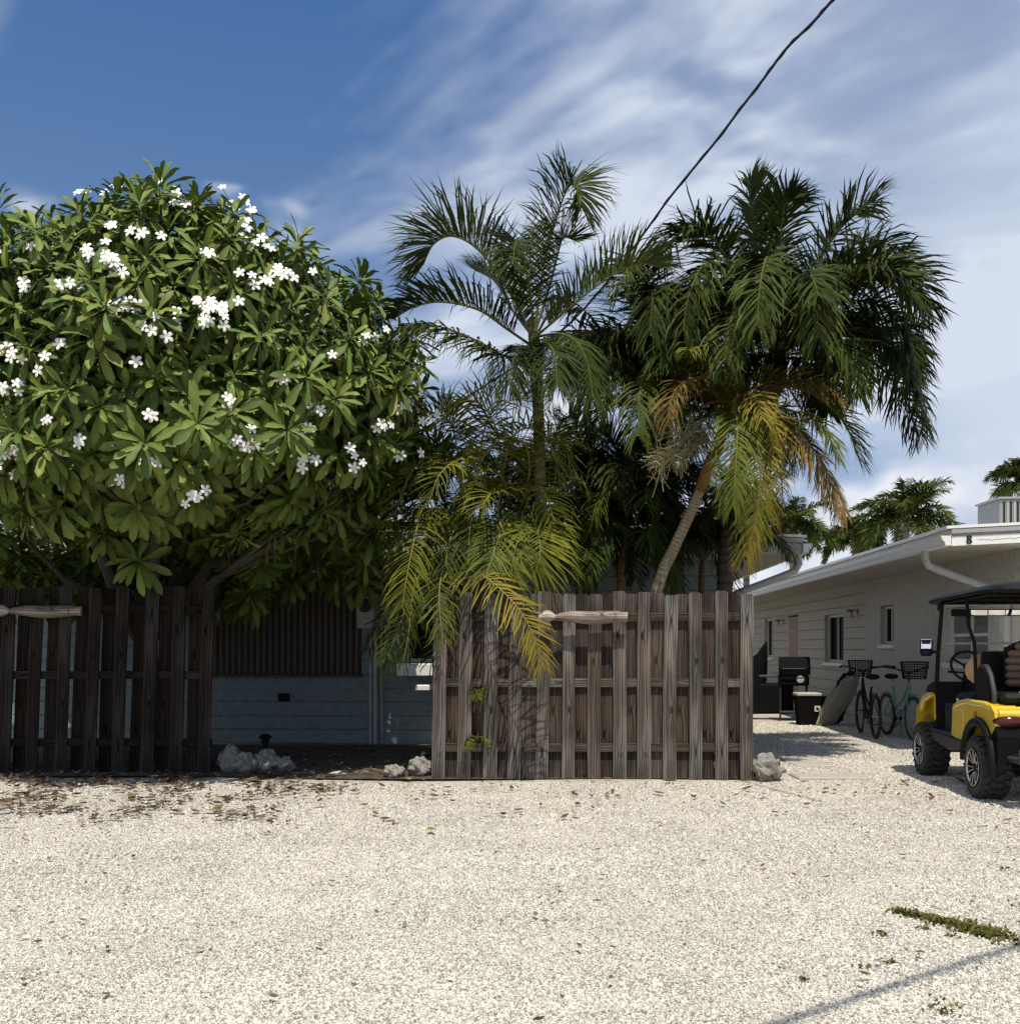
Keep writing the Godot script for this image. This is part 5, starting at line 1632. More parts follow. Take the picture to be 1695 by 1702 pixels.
	for s in [[790, 1160, 10.71, "small bright palm seedling poking through the middle of the right fence", 1], [787, 1232, 10.71, "tiny palm seedling poking through the foot of the right fence", 0]]:
		var p := at(s[0], s[1], s[2] + 0.06)
		b = Vector3(p.x, 0, p.z)
		o = thing("palm_seedling", s[3], "palm")
		o.position = b
		for i in 4:
			var e := p + Vector3(rng.randf_range(-0.03, 0.05), rng.randf_range(-0.03, 0.08), 0.0)
			var q := arch(e, -PI * 0.5 + PI + rng.randf_range(-0.9, 0.9), 0.7, rng.randf_range(0.14, 0.24), 1.9)
			put(o, "frond", shift(frond([Vector3(p.x, 0.02, p.z - 0.05), Vector3(p.x, p.y * 0.6, p.z - 0.03)] + q, 0.10, 16, 0.1, 0.6, ye2, md2, {"dens": 1.0, "wide": 0.013, "bare": 0.62, "thick": 0.006}), -b), M.palm)

	# far palms over the roofs
	rng.seed = 1009
	for s in [[1505, 868, 34.0, 1.8, "far bushy palm rising over the middle of the right cottage roof", 15], [1420, 900, 36.0, 1.25, "small far palm just left of the one over the right cottage roof", 12], [1712, 812, 30.0, 1.3, "far palm at the right edge above the rooftop unit", 12], [1318, 880, 33.0, 1.4, "far palm half hidden behind the number 9 fascia", 12], [1240, 850, 40.0, 2.0, "far palm behind the trunks of the right palms", 12]]:
		var p := at(s[0], s[1], s[2])
		b = Vector3(p.x, 0, p.z)
		o = thing("palm_tree", s[4], "palm tree", b)
		trunk(o, "trunk", [b, p - Vector3(0, p.y * 0.4, 0), p], [0.15, 0.12, 0.10], b, Color(0.24, 0.21, 0.17), 0.3)
		for i in s[5] * 2:
			var az: float = TAU * i / s[5] + rng.randf_range(-0.2, 0.2)
			put(o, "frond", shift(frond(arch(p, az, rng.randf_range(-0.1, 1.4), s[3] * rng.randf_range(0.9, 1.15), rng.randf_range(1.2, 2.0)), s[3] * 0.30, 30, 0.2, 0.5, md, md2, {"wide": 0.085, "plume": 0.4}), -b), M.palm)

# ---------------------------------------------------------------- golf cart
func cart_wheel(o: Node3D, pos: Vector3, side: float) -> void:
	# side -1: outer face to -x
	var w := hub(o, "wheel", Transform3D(Basis(), pos))
	var R := 0.285
	var hw := 0.125
	var mb := MB.new()
	mb.xf = rot(Vector3.BACK, 90)
	mb.lathe([Vector2(0.165, -hw + 0.012), Vector2(0.20, -hw - 0.006), Vector2(0.245, -hw), Vector2(0.262, -hw + 0.03), Vector2(0.268, 0), Vector2(0.262, hw - 0.03), Vector2(0.245, hw), Vector2(0.20, hw + 0.006), Vector2(0.165, hw - 0.012)], 40)
	# tread blocks
	for i in 20:
		for row in [-1.5, -0.5, 0.5, 1.5]:
			var a: float = TAU * (i + (0.5 if abs(row) < 1.0 else 0.0) + 0.12 * row) / 20.0
			mb.xf = rot(Vector3.RIGHT, rad_to_deg(a)) * Transform3D(Basis(Vector3.UP, 0.45 * sign(row) * (1.0 if abs(row) < 1.0 else -0.6)), Vector3(row * 0.057, 0.268, 0))
			mb.box(Vector3.ZERO, Vector3(0.058, 0.048, 0.042), 0.006)
		for s in [-1.0, 1.0]:
			mb.xf = rot(Vector3.RIGHT, rad_to_deg(TAU * i / 20.0)) * Transform3D(Basis(), Vector3(s * (hw - 0.004), 0.246, 0))
			mb.box(Vector3.ZERO, Vector3(0.02, 0.045, 0.034 if i % 2 == 0 else 0.022), 0.004)
	put(w, "tyre", mb, M.rubber)
	var rim := MB.new()
	rim.xf = rot(Vector3.BACK, 90 if side < 0 else -90)
	# outer side is +y of the lathe
	rim.lathe([Vector2(0.172, hw - 0.004), Vector2(0.178, hw + 0.004), Vector2(0.168, hw + 0.006), Vector2(0.158, hw - 0.02), Vector2(0.152, 0.02), Vector2(0.001, 0.015)], 32)
	put(w, "rim", rim, M.black)
	var sp := MB.new()
	for i in 6:
		for s in [-0.13, 0.13]:
			var a: float = TAU * i / 6.0 + 0.3
			var bx := Basis(Vector3.RIGHT, a)
			var p0 := bx * Vector3(side * (hw - 0.02), 0.045, s * 0.06)
			var p1 := bx * Vector3(side * (hw + 0.002), 0.155, s * 0.28)
			sp.tube([p0, p0.lerp(p1, 0.5) + Vector3(side * 0.008, 0, 0), p1], [0.006, 0.005, 0.007], 5)
	sp.xf = rot(Vector3.BACK, 90 if side < 0 else -90)
	sp.lathe([Vector2(0.162, hw - 0.004), Vector2(0.167, hw + 0.009), Vector2(0.172, hw + 0.007), Vector2(0.173, hw + 0.002)], 32)
	put(w, "spokes", sp, M.silver)
	var hubm := MB.new()
	hubm.xf = rot(Vector3.BACK, 90 if side < 0 else -90)
	hubm.lathe([Vector2(0.055, 0.02), Vector2(0.05, hw - 0.03), Vector2(0.03, hw - 0.01), Vector2(0.001, hw - 0.008)], 16)
	put(w, "hub_cap", hubm, M.black)

func build_cart() -> void:
	var o := thing("golf_cart", "yellow and black lifted golf cart with off-road tyres at right edge", "golf cart", Vector3(4.96, 0, -10.17), -0.114)
	for s in [-1.0, 1.0]:
		cart_wheel(o, Vector3(s * 0.50, 0.285, 0.87), s)
		cart_wheel(o, Vector3(s * 0.50, 0.285, -0.87), s)
	var mb := MB.new()
	mb.box(Vector3(0, 0.42, 0.02), Vector3(0.62, 0.13, 2.3), 0.02)
	bar(mb, Vector3(-0.45, 0.285, 0.87), Vector3(0.45, 0.285, 0.87), 0.05, 8)
	bar(mb, Vector3(-0.45, 0.285, -0.87), Vector3(0.45, 0.285, -0.87), 0.035, 8)
	for s in [-1.0, 1.0]:
		bar(mb, Vector3(s * 0.33, 0.3, 0.87), Vector3(s * 0.3, 0.62, 0.8), 0.035, 8)
		bar(mb, Vector3(s * 0.36, 0.3, -0.87), Vector3(s * 0.28, 0.62, -0.8), 0.03, 8)
	put(o, "chassis", mb, M.black)
	# floor and rocker panels
	mb = MB.new()
	mb.box(Vector3(0, 0.505, -0.28), Vector3(1.14, 0.035, 0.86), 0.01)
	put(o, "floor", mb, M.charcoal)
	for s in [-1.0, 1.0]:
		mb = MB.new()
		mb.prism(PackedVector2Array([Vector2(-0.58, 0.50), Vector2(0.52, 0.48), Vector2(0.48, 0.40), Vector2(0.05, 0.36), Vector2(-0.5, 0.42)]), s * 0.53, s * 0.585)
		put(o, "rocker_panel", mb, M.charcoal)
	# rear body
	var poly := PackedVector2Array([Vector2(0.06, 0.50), Vector2(0.10, 0.80), Vector2(0.20, 0.83), Vector2(0.32, 0.875), Vector2(0.55, 0.89), Vector2(1.02, 0.885), Vector2(1.17, 0.865), Vector2(1.26, 0.81), Vector2(1.285, 0.70)])
	for i in 13:
		var a := lerpf(0.72, PI * 0.96, i / 12.0)
		poly.append(Vector2(0.87 + cos(a) * 0.385, 0.35 + sin(a) * 0.365))
	poly.append(Vector2(0.47, 0.49))
	mb = MB.new()
	mb.prism(poly, -0.57, -0.36)
	mb.prism(poly, 0.36, 0.57)
	mb.box(Vector3(0, 0.80, 0.72), Vector3(0.74, 0.12, 0.98), 0.02)
	# rolled shoulder along the top edge
	for s in [-1.0, 1.0]: mb.tube([Vector3(s * 0.548, 0.80, 0.13), Vector3(s * 0.548, 0.845, 0.3), Vector3(s * 0.55, 0.868, 0.5), Vector3(s * 0.55, 0.866, 1.0), Vector3(s * 0.545, 0.84, 1.16), Vector3(s * 0.53, 0.78, 1.25)], [0.032], 8)
	mb.tube([Vector3(-0.535, 0.79, 1.24), Vector3(0.535, 0.79, 1.24)], [0.05], 8)
	put(o, "rear_body", mb, M.yellow)
	for s in [-1.0, 1.0]:
		mb = MB.new()
		mb.prism(PackedVector2Array([Vector2(1.27, 0.695), Vector2(1.14, 0.60), Vector2(1.22, 0.50), Vector2(1.26, 0.36), Vector2(1.33, 0.36), Vector2(1.32, 0.60)]), s * 0.565, s * 0.34)
		put(o, "rear_corner", mb, M.matte)
		mb = MB.new()
		mb.box(Vector3(s * 0.572, 0.655, 0.27), Vector3(0.014, 0.26, 0.32), 0.006)
		put(o, "side_panel", mb, M.yellow)
		# fender flare
		mb = MB.new()
		var ps := []
		for i in 15:
			var a := lerpf(-0.25, PI * 1.02, i / 14.0)
			ps.append(Vector3(s * 0.578, 0.34 + sin(a) * 0.365, 0.87 + cos(a) * 0.385))
		mb.tube(ps, [0.045], 8)
		put(o, "fender_flare", mb, M.black)
		# tail lamp and badge
		mb = MB.new()
		mb.lump(Vector3(s * 0.44, 0.735, 1.265), Vector3(0.15, 0.055, 0.05), noise(0.1), 0.0, 8, 14)
		put(o, "tail_light", mb, M.red)
		mb = MB.new()
		mb.xf = rot(Vector3.BACK, 90 if s < 0 else -90, Vector3(s * 0.572, 0.765, 0.78))
		mb.lathe([Vector2(0.03, 0.0), Vector2(0.028, 0.012), Vector2(0.02, 0.016), Vector2(0.001, 0.017)], 14)
		put(o, "side_marker", mb, M.orange)
	# rear opening and step
	mb = MB.new()
	mb.box(Vector3(0, 0.60, 1.16), Vector3(0.9, 0.34, 0.10), 0.02)
	put(o, "rear_panel", mb, M.matte)
	mb = MB.new()
	mb.box(Vector3(0, 0.415, 1.42), Vector3(0.98, 0.05, 0.36), 0.015)
	mb.box(Vector3(0, 0.46, 1.6), Vector3(0.98, 0.11, 0.03), 0.01)
	put(o, "rear_step", mb, M.charcoal)
	mb = MB.new()
	for s in [-1.0, 1.0]: mb.tube([Vector3(s * 0.42, 0.43, 1.5), Vector3(s * 0.42, 0.44, 1.2), Vector3(s * 0.3, 0.45, 1.0)], [0.022], 7)
	put(o, "step_bracket", mb, M.black)
	# front cowl
	poly = PackedVector2Array([Vector2(-0.60, 0.52), Vector2(-0.62, 0.90), Vector2(-0.80, 0.93), Vector2(-1.12, 0.84), Vector2(-1.36, 0.70), Vector2(-1.38, 0.50), Vector2(-1.26, 0.45)])
	for i in 11:
		var a := lerpf(PI * 0.95, 0.1, i / 10.0)
		poly.append(Vector2(-0.87 + cos(a) * 0.37, 0.33 + sin(a) * 0.34))
	mb = MB.new()
	mb.prism(poly, -0.52, -0.36)
	mb.prism(poly, 0.36, 0.52)
	mb.prism(PackedVector2Array([Vector2(-0.70, 0.70), Vector2(-0.70, 0.925), Vector2(-0.80, 0.945), Vector2(-1.12, 0.86), Vector2(-1.40, 0.71), Vector2(-1.42, 0.50), Vector2(-1.3, 0.45), Vector2(-1.24, 0.66)]), -0.365, 0.365)
	for s in [-1.0, 1.0]: mb.tube([Vector3(s * 0.50, 0.62, -0.62), Vector3(s * 0.50, 0.87, -0.64), Vector3(s * 0.49, 0.89, -0.8), Vector3(s * 0.50, 0.82, -1.1), Vector3(s * 0.46, 0.69, -1.33)], [0.04], 8)
	put(o, "front_cowl", mb, M.yellow)
	mb = MB.new()
	mb.prism(PackedVector2Array([Vector2(-0.56, 0.52), Vector2(-0.60, 0.96), Vector2(-0.66, 1.02), Vector2(-0.90, 0.97), Vector2(-0.96, 0.90), Vector2(-0.66, 0.9), Vector2(-0.64, 0.52)]), -0.53, 0.53)
	put(o, "dashboard", mb, M.black)
	mb = MB.new()
	mb.prism(PackedVector2Array([Vector2(-0.30, 0.525), Vector2(-0.55, 0.525), Vector2(-0.555, 0.80), Vector2(-0.53, 0.80)]), -0.45, 0.45)
	put(o, "foot_panel", mb, M.charcoal)
	# seats
	mb = MB.new()
	mb.box(Vector3(0, 0.66, 0.31), Vector3(1.08, 0.30, 0.46), 0.02)
	put(o, "seat_base", mb, M.black)
	mb = MB.new()
	mb.box(Vector3(0, 0.88, 0.25), Vector3(1.04, 0.12, 0.52), 0.045)
	put(o, "front_seat", mb, M.black)
	var bk := hub(o, "front_backrest", rot(Vector3.RIGHT, 9, Vector3(0, 1.17, 0.36)))
	for s in [-0.27, 0.27]:
		mb = MB.new()
		mb.lump(Vector3(s, 0, -0.02), Vector3(0.262, 0.185, 0.075), noise(0.1), 0.0, 12, 18)
		put(bk, "cushion", mb, M.tan)
	mb = MB.new()
	mb.box(Vector3(0, -0.01, 0.08), Vector3(0.84, 0.40, 0.04), 0.015)
	put(bk, "backing", mb, M.black)
	# rear seat, its backrest a ribbed brown panel with a rounded top
	mb = MB.new()
	mb.box(Vector3(0, 0.925, 0.94), Vector3(0.94, 0.10, 0.46), 0.04)
	put(o, "rear_seat", mb, M.black)
	var rb := hub(o, "rear_backrest", Transform3D(Basis(), Vector3(0.12, 1.02, 0.70)))
	for i in 6:
		mb = MB.new()
		var hw := 0.40 - 0.02 * pow(max(0, i - 3), 2)
		mb.box(Vector3(0.0, 0.035 + i * 0.068, 0.0), Vector3(hw * 2.0, 0.064, 0.07), 0.022)
		put(rb, "rib", mb, M.brown)
	mb = MB.new()
	var ps2 := []
	for i in 13:
		var t := i / 12.0
		ps2.append(Vector3(lerpf(-0.43, 0.43, t), 0.30 + 0.155 * pow(sin(PI * t), 0.6), -0.02))
	mb.tube(ps2, [0.016], 7)
	mb.box(Vector3(0, 0.19, -0.05), Vector3(0.80, 0.36, 0.03), 0.01)
	put(rb, "frame", mb, M.black)
	mb = MB.new()
	mb.tube([Vector3(-0.34, 0.985, 1.20), Vector3(0.5, 0.985, 1.20)], [0.012], 7)
	put(o, "grab_rail", mb, M.silver)
	# side arm rests of the rear seat
	for s in [-1.0, 1.0]:
		mb = MB.new()
		mb.prism(PackedVector2Array([Vector2(0.68, 0.93), Vector2(0.66, 1.14), Vector2(0.72, 1.19), Vector2(0.86, 1.19), Vector2(0.94, 1.12), Vector2(1.02, 0.96), Vector2(1.01, 0.89), Vector2(0.76, 0.89)]), s * 0.47, s * 0.53)
		put(o, "arm_rest", mb, M.black)
		mb = MB.new()
		mb.tube([Vector3(s * 0.50, 0.92, 0.68), Vector3(s * 0.50, 1.15, 0.65), Vector3(s * 0.50, 1.205, 0.72), Vector3(s * 0.50, 1.205, 0.86), Vector3(s * 0.50, 1.13, 0.96), Vector3(s * 0.50, 0.97, 1.05), Vector3(s * 0.50, 0.89, 1.05)], [0.026], 8)
		put(o, "hip_rail", mb, M.charcoal)
	# steering
	mb = MB.new()
	mb.xf = rot(Vector3.RIGHT, -62, Vector3(-0.27, 1.17, -0.40))
	mb.xf = Transform3D(Basis(Vector3.RIGHT, deg_to_rad(-28)), Vector3(-0.27, 1.19, -0.38))
	mb.torus(0.17, 0.014, 26, 7)
	for a in [0.5, 2.6, 4.7]: mb.tube([Vector3(0, 0, -0.03), Vector3(cos(a) * 0.165, sin(a) * 0.165, 0)], [0.012], 6)
	mb.lump(Vector3(0, 0, -0.02), Vector3(0.05, 0.05, 0.03), noise(0.1), 0.0, 6, 10)
	put(o, "steering_wheel", mb, M.black)
	mb = MB.new()
	mb.tube([Vector3(-0.27, 1.18, -0.40), Vector3(-0.27, 0.92, -0.62)], [0.025], 8)
	mb.tube([Vector3(-0.29, 1.12, -0.46), Vector3(-0.44, 1.13, -0.48)], [0.010, 0.016], 6)
	put(o, "steering_column", mb, M.black)
	# roof
	mb = MB.new()
	var nx := 16
	var nz := 24
	var hx := 0.545
	for layer in 2:
		var b := mb.v.size()
		for j in nz + 1:
			for i in nx + 1:
				var u := i * 2.0 / nx - 1.0
				var w := j * 2.0 / nz - 1.0
				var e: float = pow(pow(abs(u), 7.0) + pow(abs(w), 9.0), 0.5)
				var rr: float = 1.0 / max(1.0, pow(pow(abs(u), 6.0) + pow(abs(w), 6.0), 1.0 / 6.0))
				var y: float = 1.87 + (0.075 * sqrt(max(0.0, 1.0 - min(1.0, e))) + 0.035 * (1.0 - u * u) if layer == 0 else -0.012 * (1.0 - min(1.0, e)))
				mb.add(Vector3(u * rr * hx, y + 0.03 * (w * 0.5 + 0.5), w * rr * 1.10 + 0.03), Vector3.UP if layer == 0 else Vector3.DOWN)
		for j in nz:
			for i in nx:
				var a := b + j * (nx + 1) + i
				mb.idx(a, a + 1, a + nx + 1); mb.idx(a + 1, a + nx + 2, a + nx + 1)
	var half := mb.v.size() / 2
	var refn := mb.n.duplicate()
	mb.smooth()
	for i in mb.n.size():
		if mb.n[i].dot(refn[i]) < 0: mb.n[i] = -mb.n[i]
	put(o, "roof", mb, M.roofblack)
	mb = MB.new()
	var edge := []
	for i in 41:
		var a := TAU * i / 40.0
		var u := cos(a)
		var w := sin(a)
		var rr: float = 1.0 / pow(pow(abs(u), 6.0) + pow(abs(w), 6.0), 1.0 / 6.0)
		edge.append(Vector3(u * rr * hx, 1.872 + 0.03 * (w * rr * 0.5 + 0.5), w * rr * 1.10 + 0.03))
	mb.tube(edge, [0.02], 7, false)
	put(o, "roof_rim", mb, M.roofblack)
	mb = MB.new()
	mb.lump(Vector3(-0.05, 1.93, 1.10), Vector3(0.07, 0.035, 0.05), noise(0.1), 0.0, 8, 12)
	put(o, "roof_handle", mb, M.silver)
	# struts
	for s in [-1.0, 1.0]:
		mb = MB.new()
		mb.tube([Vector3(s * 0.50, 0.60, -0.62), Vector3(s * 0.505, 0.95, -0.66), Vector3(s * 0.50, 1.30, -0.62), Vector3(s * 0.485, 1.87, -0.52)], [0.024, 0.024, 0.022, 0.022], 8)
		put(o, "front_strut", mb, M.black)
		mb = MB.new()
		mb.tube([Vector3(s * 0.47, 0.85, 0.50), Vector3(s * 0.47, 1.18, 0.46), Vector3(s * 0.46, 1.40, 0.40), Vector3(s * 0.46, 1.42, 0.40), Vector3(s * 0.47, 1.60, 0.26), Vector3(s * 0.47, 1.88, 0.20)], [0.018], 8)
		put(o, "rear_strut", mb, M.black)
	mb = MB.new()
	for z in [-0.52, 0.2, 0.9]: bar(mb, Vector3(-0.49, 1.855 + 0.01 * z, z), Vector3(0.49, 1.855 + 0.01 * z, z), 0.02, 8)
	for s in [-1.0, 1.0]: bar(mb, Vector3(s * 0.46, 1.855, -0.52), Vector3(s * 0.46, 1.875, 0.95), 0.018, 8)
	put(o, "roof_frame", mb, M.black)
	# windscreen
	mb = MB.new()
	mb.xf = Transform3D(Basis(Vector3.RIGHT, deg_to_rad(8)), Vector3(0, 0.99, -0.70))
	mb.box(Vector3(0, 0.43, 0), Vector3(0.94, 0.84, 0.004))
	put(o, "windscreen", mb, M.clear)
	mb = MB.new()
	mb.xf = Transform3D(Basis(Vector3.RIGHT, deg_to_rad(8)), Vector3(0, 0.99, -0.70))
	mb.box(Vector3(0, 0.44, 0), Vector3(0.95, 0.022, 0.014), 0.004)
	mb.box(Vector3(0, 0.01, 0), Vector3(0.95, 0.025, 0.02), 0.004)
	put(o, "windscreen_bar", mb, M.concrete)
	# five-panel rear-view mirror under the roof
	var pm := hub(o, "panoramic_mirror", rot(Vector3.RIGHT, 0, Vector3(0.03, 1.745, -0.44)))
	mb = MB.new()
	mb.box(Vector3(0, 0, -0.012), Vector3(0.90, 0.075, 0.02), 0.008)
	put(pm, "housing", mb, M.black)
	for i in 5:
		mb = MB.new()
		mb.box(Vector3((i - 2) * 0.172, 0.0, 0.004), Vector3(0.164, 0.058, 0.01), 0.003)
		put(pm, "mirror_panel", mb, M.mirror, rot(Vector3.RIGHT, 6.5) * rot(Vector3.UP, (2 - i) * -2.0))
	# door mirror
	var sm := hub(o, "side_mirror", Transform3D(Basis(Vector3.UP, deg_to_rad(-22)), Vector3(-0.625, 1.385, -0.60)))
	mb = MB.new()
	mb.box(Vector3(0, 0, 0), Vector3(0.125, 0.19, 0.05), 0.022)
	mb.tube([Vector3(0.05, -0.05, 0), Vector3(0.13, -0.05, 0.04)], [0.016], 7)
	put(sm, "housing", mb, M.black)
	mb = MB.new()
	mb.xf = rot(Vector3.RIGHT, -11)
	mb.box(Vector3(0, 0.032, 0.028), Vector3(0.10, 0.105, 0.006), 0.002)
	put(sm, "mirror_glass", mb, M.mirror)
	mb = MB.new()
	mb.box(Vector3(-0.515, 1.80, -0.50), Vector3(0.05, 0.07, 0.05), 0.012)
	put(o, "strut_clamp", mb, M.black)
	mb = MB.new()
	mb.box(Vector3(-0.545, 0.86, 0.02), Vector3(0.008, 0.05, 0.05), 0.002)
	put(o, "label_plate", mb, M.frost, Transform3D(Basis(), Vector3(0, 0, 0.15)))

# ---------------------------------------------------------------- bicycles
func bicycle(label: String, at_: Vector3, turn: float, paint: Material, rack_basket: bool) -> void:
	# along +z is the front; the wheels stand in the plane x = 0
	var o := thing("bicycle", label, "bicycle", at_, turn, "bicycles parked along the cottage wall")
	var R := 0.33
	for z in [-0.54, 0.54]:
		var w := hub(o, "wheel", Transform3D(Basis(Vector3.UP, PI * 0.5), Vector3(0, R, z)))
		var mb := MB.new()
		mb.torus(R - 0.024, 0.025, 36, 8)
		put(w, "tyre", mb, M.rubber)
		mb = MB.new()
		mb.torus(R - 0.055, 0.012, 36, 6)
		put(w, "rim", mb, paint if rack_basket else M.black)
		mb = MB.new()
		for i in 20:
			var a := TAU * i / 20.0
			mb.tube([Vector3(cos(a + 0.3) * 0.02, sin(a + 0.3) * 0.02, 0.02 * (1 if i % 2 else -1)), Vector3(cos(a) * (R - 0.055), sin(a) * (R - 0.055), 0)], [0.0016], 3, false)
		bar(mb, Vector3(0, 0, -0.05), Vector3(0, 0, 0.05), 0.02, 8)
		put(w, "spokes", mb, M.silver)
		mb = MB.new()
		mb.torus(R + 0.022, 0.012, 20, 6, PI * 0.75)
		put(w, "mudguard", mb, paint, Transform3D(Basis(Vector3.BACK, 0.35), Vector3.ZERO))
	var mb := MB.new()
	var bb := Vector3(0, 0.29, -0.08)
	var seat := Vector3(0, 0.78, -0.27)
	var head := Vector3(0, 0.84, 0.36)
	var head2 := Vector3(0, 0.70, 0.39)
	mb.tube([bb, seat], [0.017], 8)
	mb.tube([head2, Vector3(0, 0.45, 0.15), bb], [0.02], 8)
	mb.tube([head, Vector3(0, 0.58, 0.12), Vector3(0, 0.46, -0.15)], [0.017], 8)
	bar(mb, head + Vector3(0, 0.04, -0.01), head2, 0.022, 8)
	for s in [-0.05, 0.05]:
		mb.tube([bb + Vector3(s * 0.5, 0, 0), Vector3(s, R, -0.54)], [0.010], 6)
		mb.tube([seat + Vector3(s * 0.4, -0.12, 0.04), Vector3(s, R, -0.54)], [0.009], 6)
	put(o, "frame", mb, paint)
	mb = MB.new()
	for s in [-0.055, 0.055]: mb.tube([head2 + Vector3(0, -0.02, 0.0), Vector3(s, 0.66, 0.41), Vector3(s, 0.5, 0.45), Vector3(s, R, 0.54)], [0.011], 6)
	put(o, "fork", mb, paint)
	mb = MB.new()
	mb.tube([head, Vector3(0, 1.0, 0.33)], [0.014], 7)
	mb.tube([Vector3(-0.38, 1.08, 0.10), Vector3(-0.34, 1.09, 0.22), Vector3(-0.2, 1.06, 0.34), Vector3(0, 1.0, 0.36), Vector3(0.2, 1.06, 0.34), Vector3(0.34, 1.09, 0.22), Vector3(0.38, 1.08, 0.10)], [0.012], 7)
	for s in [-1.0, 1.0]: mb.tube([Vector3(s * 0.38, 1.08, 0.12), Vector3(s * 0.41, 1.075, -0.01)], [0.018], 7)
	put(o, "handlebar", mb, M.black)
	mb = MB.new()
	mb.tube([seat, seat + Vector3(0, 0.12, -0.05)], [0.013], 7)
	put(o, "seat_post", mb, M.silver)
	mb = MB.new()
	mb.lump(seat + Vector3(0, 0.15, -0.08), Vector3(0.11, 0.045, 0.10), noise(0.1), 0.0, 8, 12)
	mb.lump(seat + Vector3(0, 0.155, 0.04), Vector3(0.045, 0.03, 0.12), noise(0.1), 0.0, 8, 12)
	put(o, "saddle", mb, M.black)
	mb = MB.new()
	mb.xf = rot(Vector3.UP, 90, bb)
	mb.torus(0.085, 0.008, 20, 5)
	mb.xf = Transform3D()
	mb.tube([bb + Vector3(-0.06, 0, 0), bb + Vector3(-0.07, -0.12, 0.1), bb + Vector3(-0.16, -0.12, 0.1)], [0.011], 6)
	mb.tube([bb + Vector3(0.06, 0, 0), bb + Vector3(0.07, 0.12, -0.1), bb + Vector3(0.16, 0.12, -0.1)], [0.011], 6)
	mb.tube([bb + Vector3(-0.06, 0, 0), bb + Vector3(0.06, 0, 0)], [0.02], 7)
	put(o, "crank", mb, M.black)
	mb = MB.new()
	mb.tube([bb + Vector3(0.05, 0.0, 0.0), Vector3(0.12, 0.012, -0.26)], [0.010], 6)
	put(o, "kickstand", mb, M.silver)
	# wire basket: hoops, uprights and a woven floor
	mb = MB.new()
	var bc := Vector3(0, 0.92, 0.56)
	for k in 8:
		var y: float = k * 0.035
		var hw := 0.15 + 0.035 * k / 7.0
		var hz := 0.11 + 0.03 * k / 7.0
		var ps := []
		for i in 25:
			var a := TAU * i / 24.0
			var rr: float = 1.0 / pow(pow(abs(cos(a)), 4.0) + pow(abs(sin(a)), 4.0), 0.25)
			ps.append(bc + Vector3(cos(a) * rr * hw, y, sin(a) * rr * hz))
		mb.tube(ps, [0.010 if k == 7 else 0.0045], 5, false)
	for i in 30:
		var a := TAU * i / 30.0
		var rr: float = 1.0 / pow(pow(abs(cos(a)), 4.0) + pow(abs(sin(a)), 4.0), 0.25)
		mb.tube([bc + Vector3(cos(a) * rr * 0.15, 0, sin(a) * rr * 0.11), bc + Vector3(cos(a) * rr * 0.185, 0.245, sin(a) * rr * 0.14)], [0.0045], 4, false)
	mb.box(bc, Vector3(0.27, 0.012, 0.2), 0.004)
	put(o, "basket", mb, M.black)

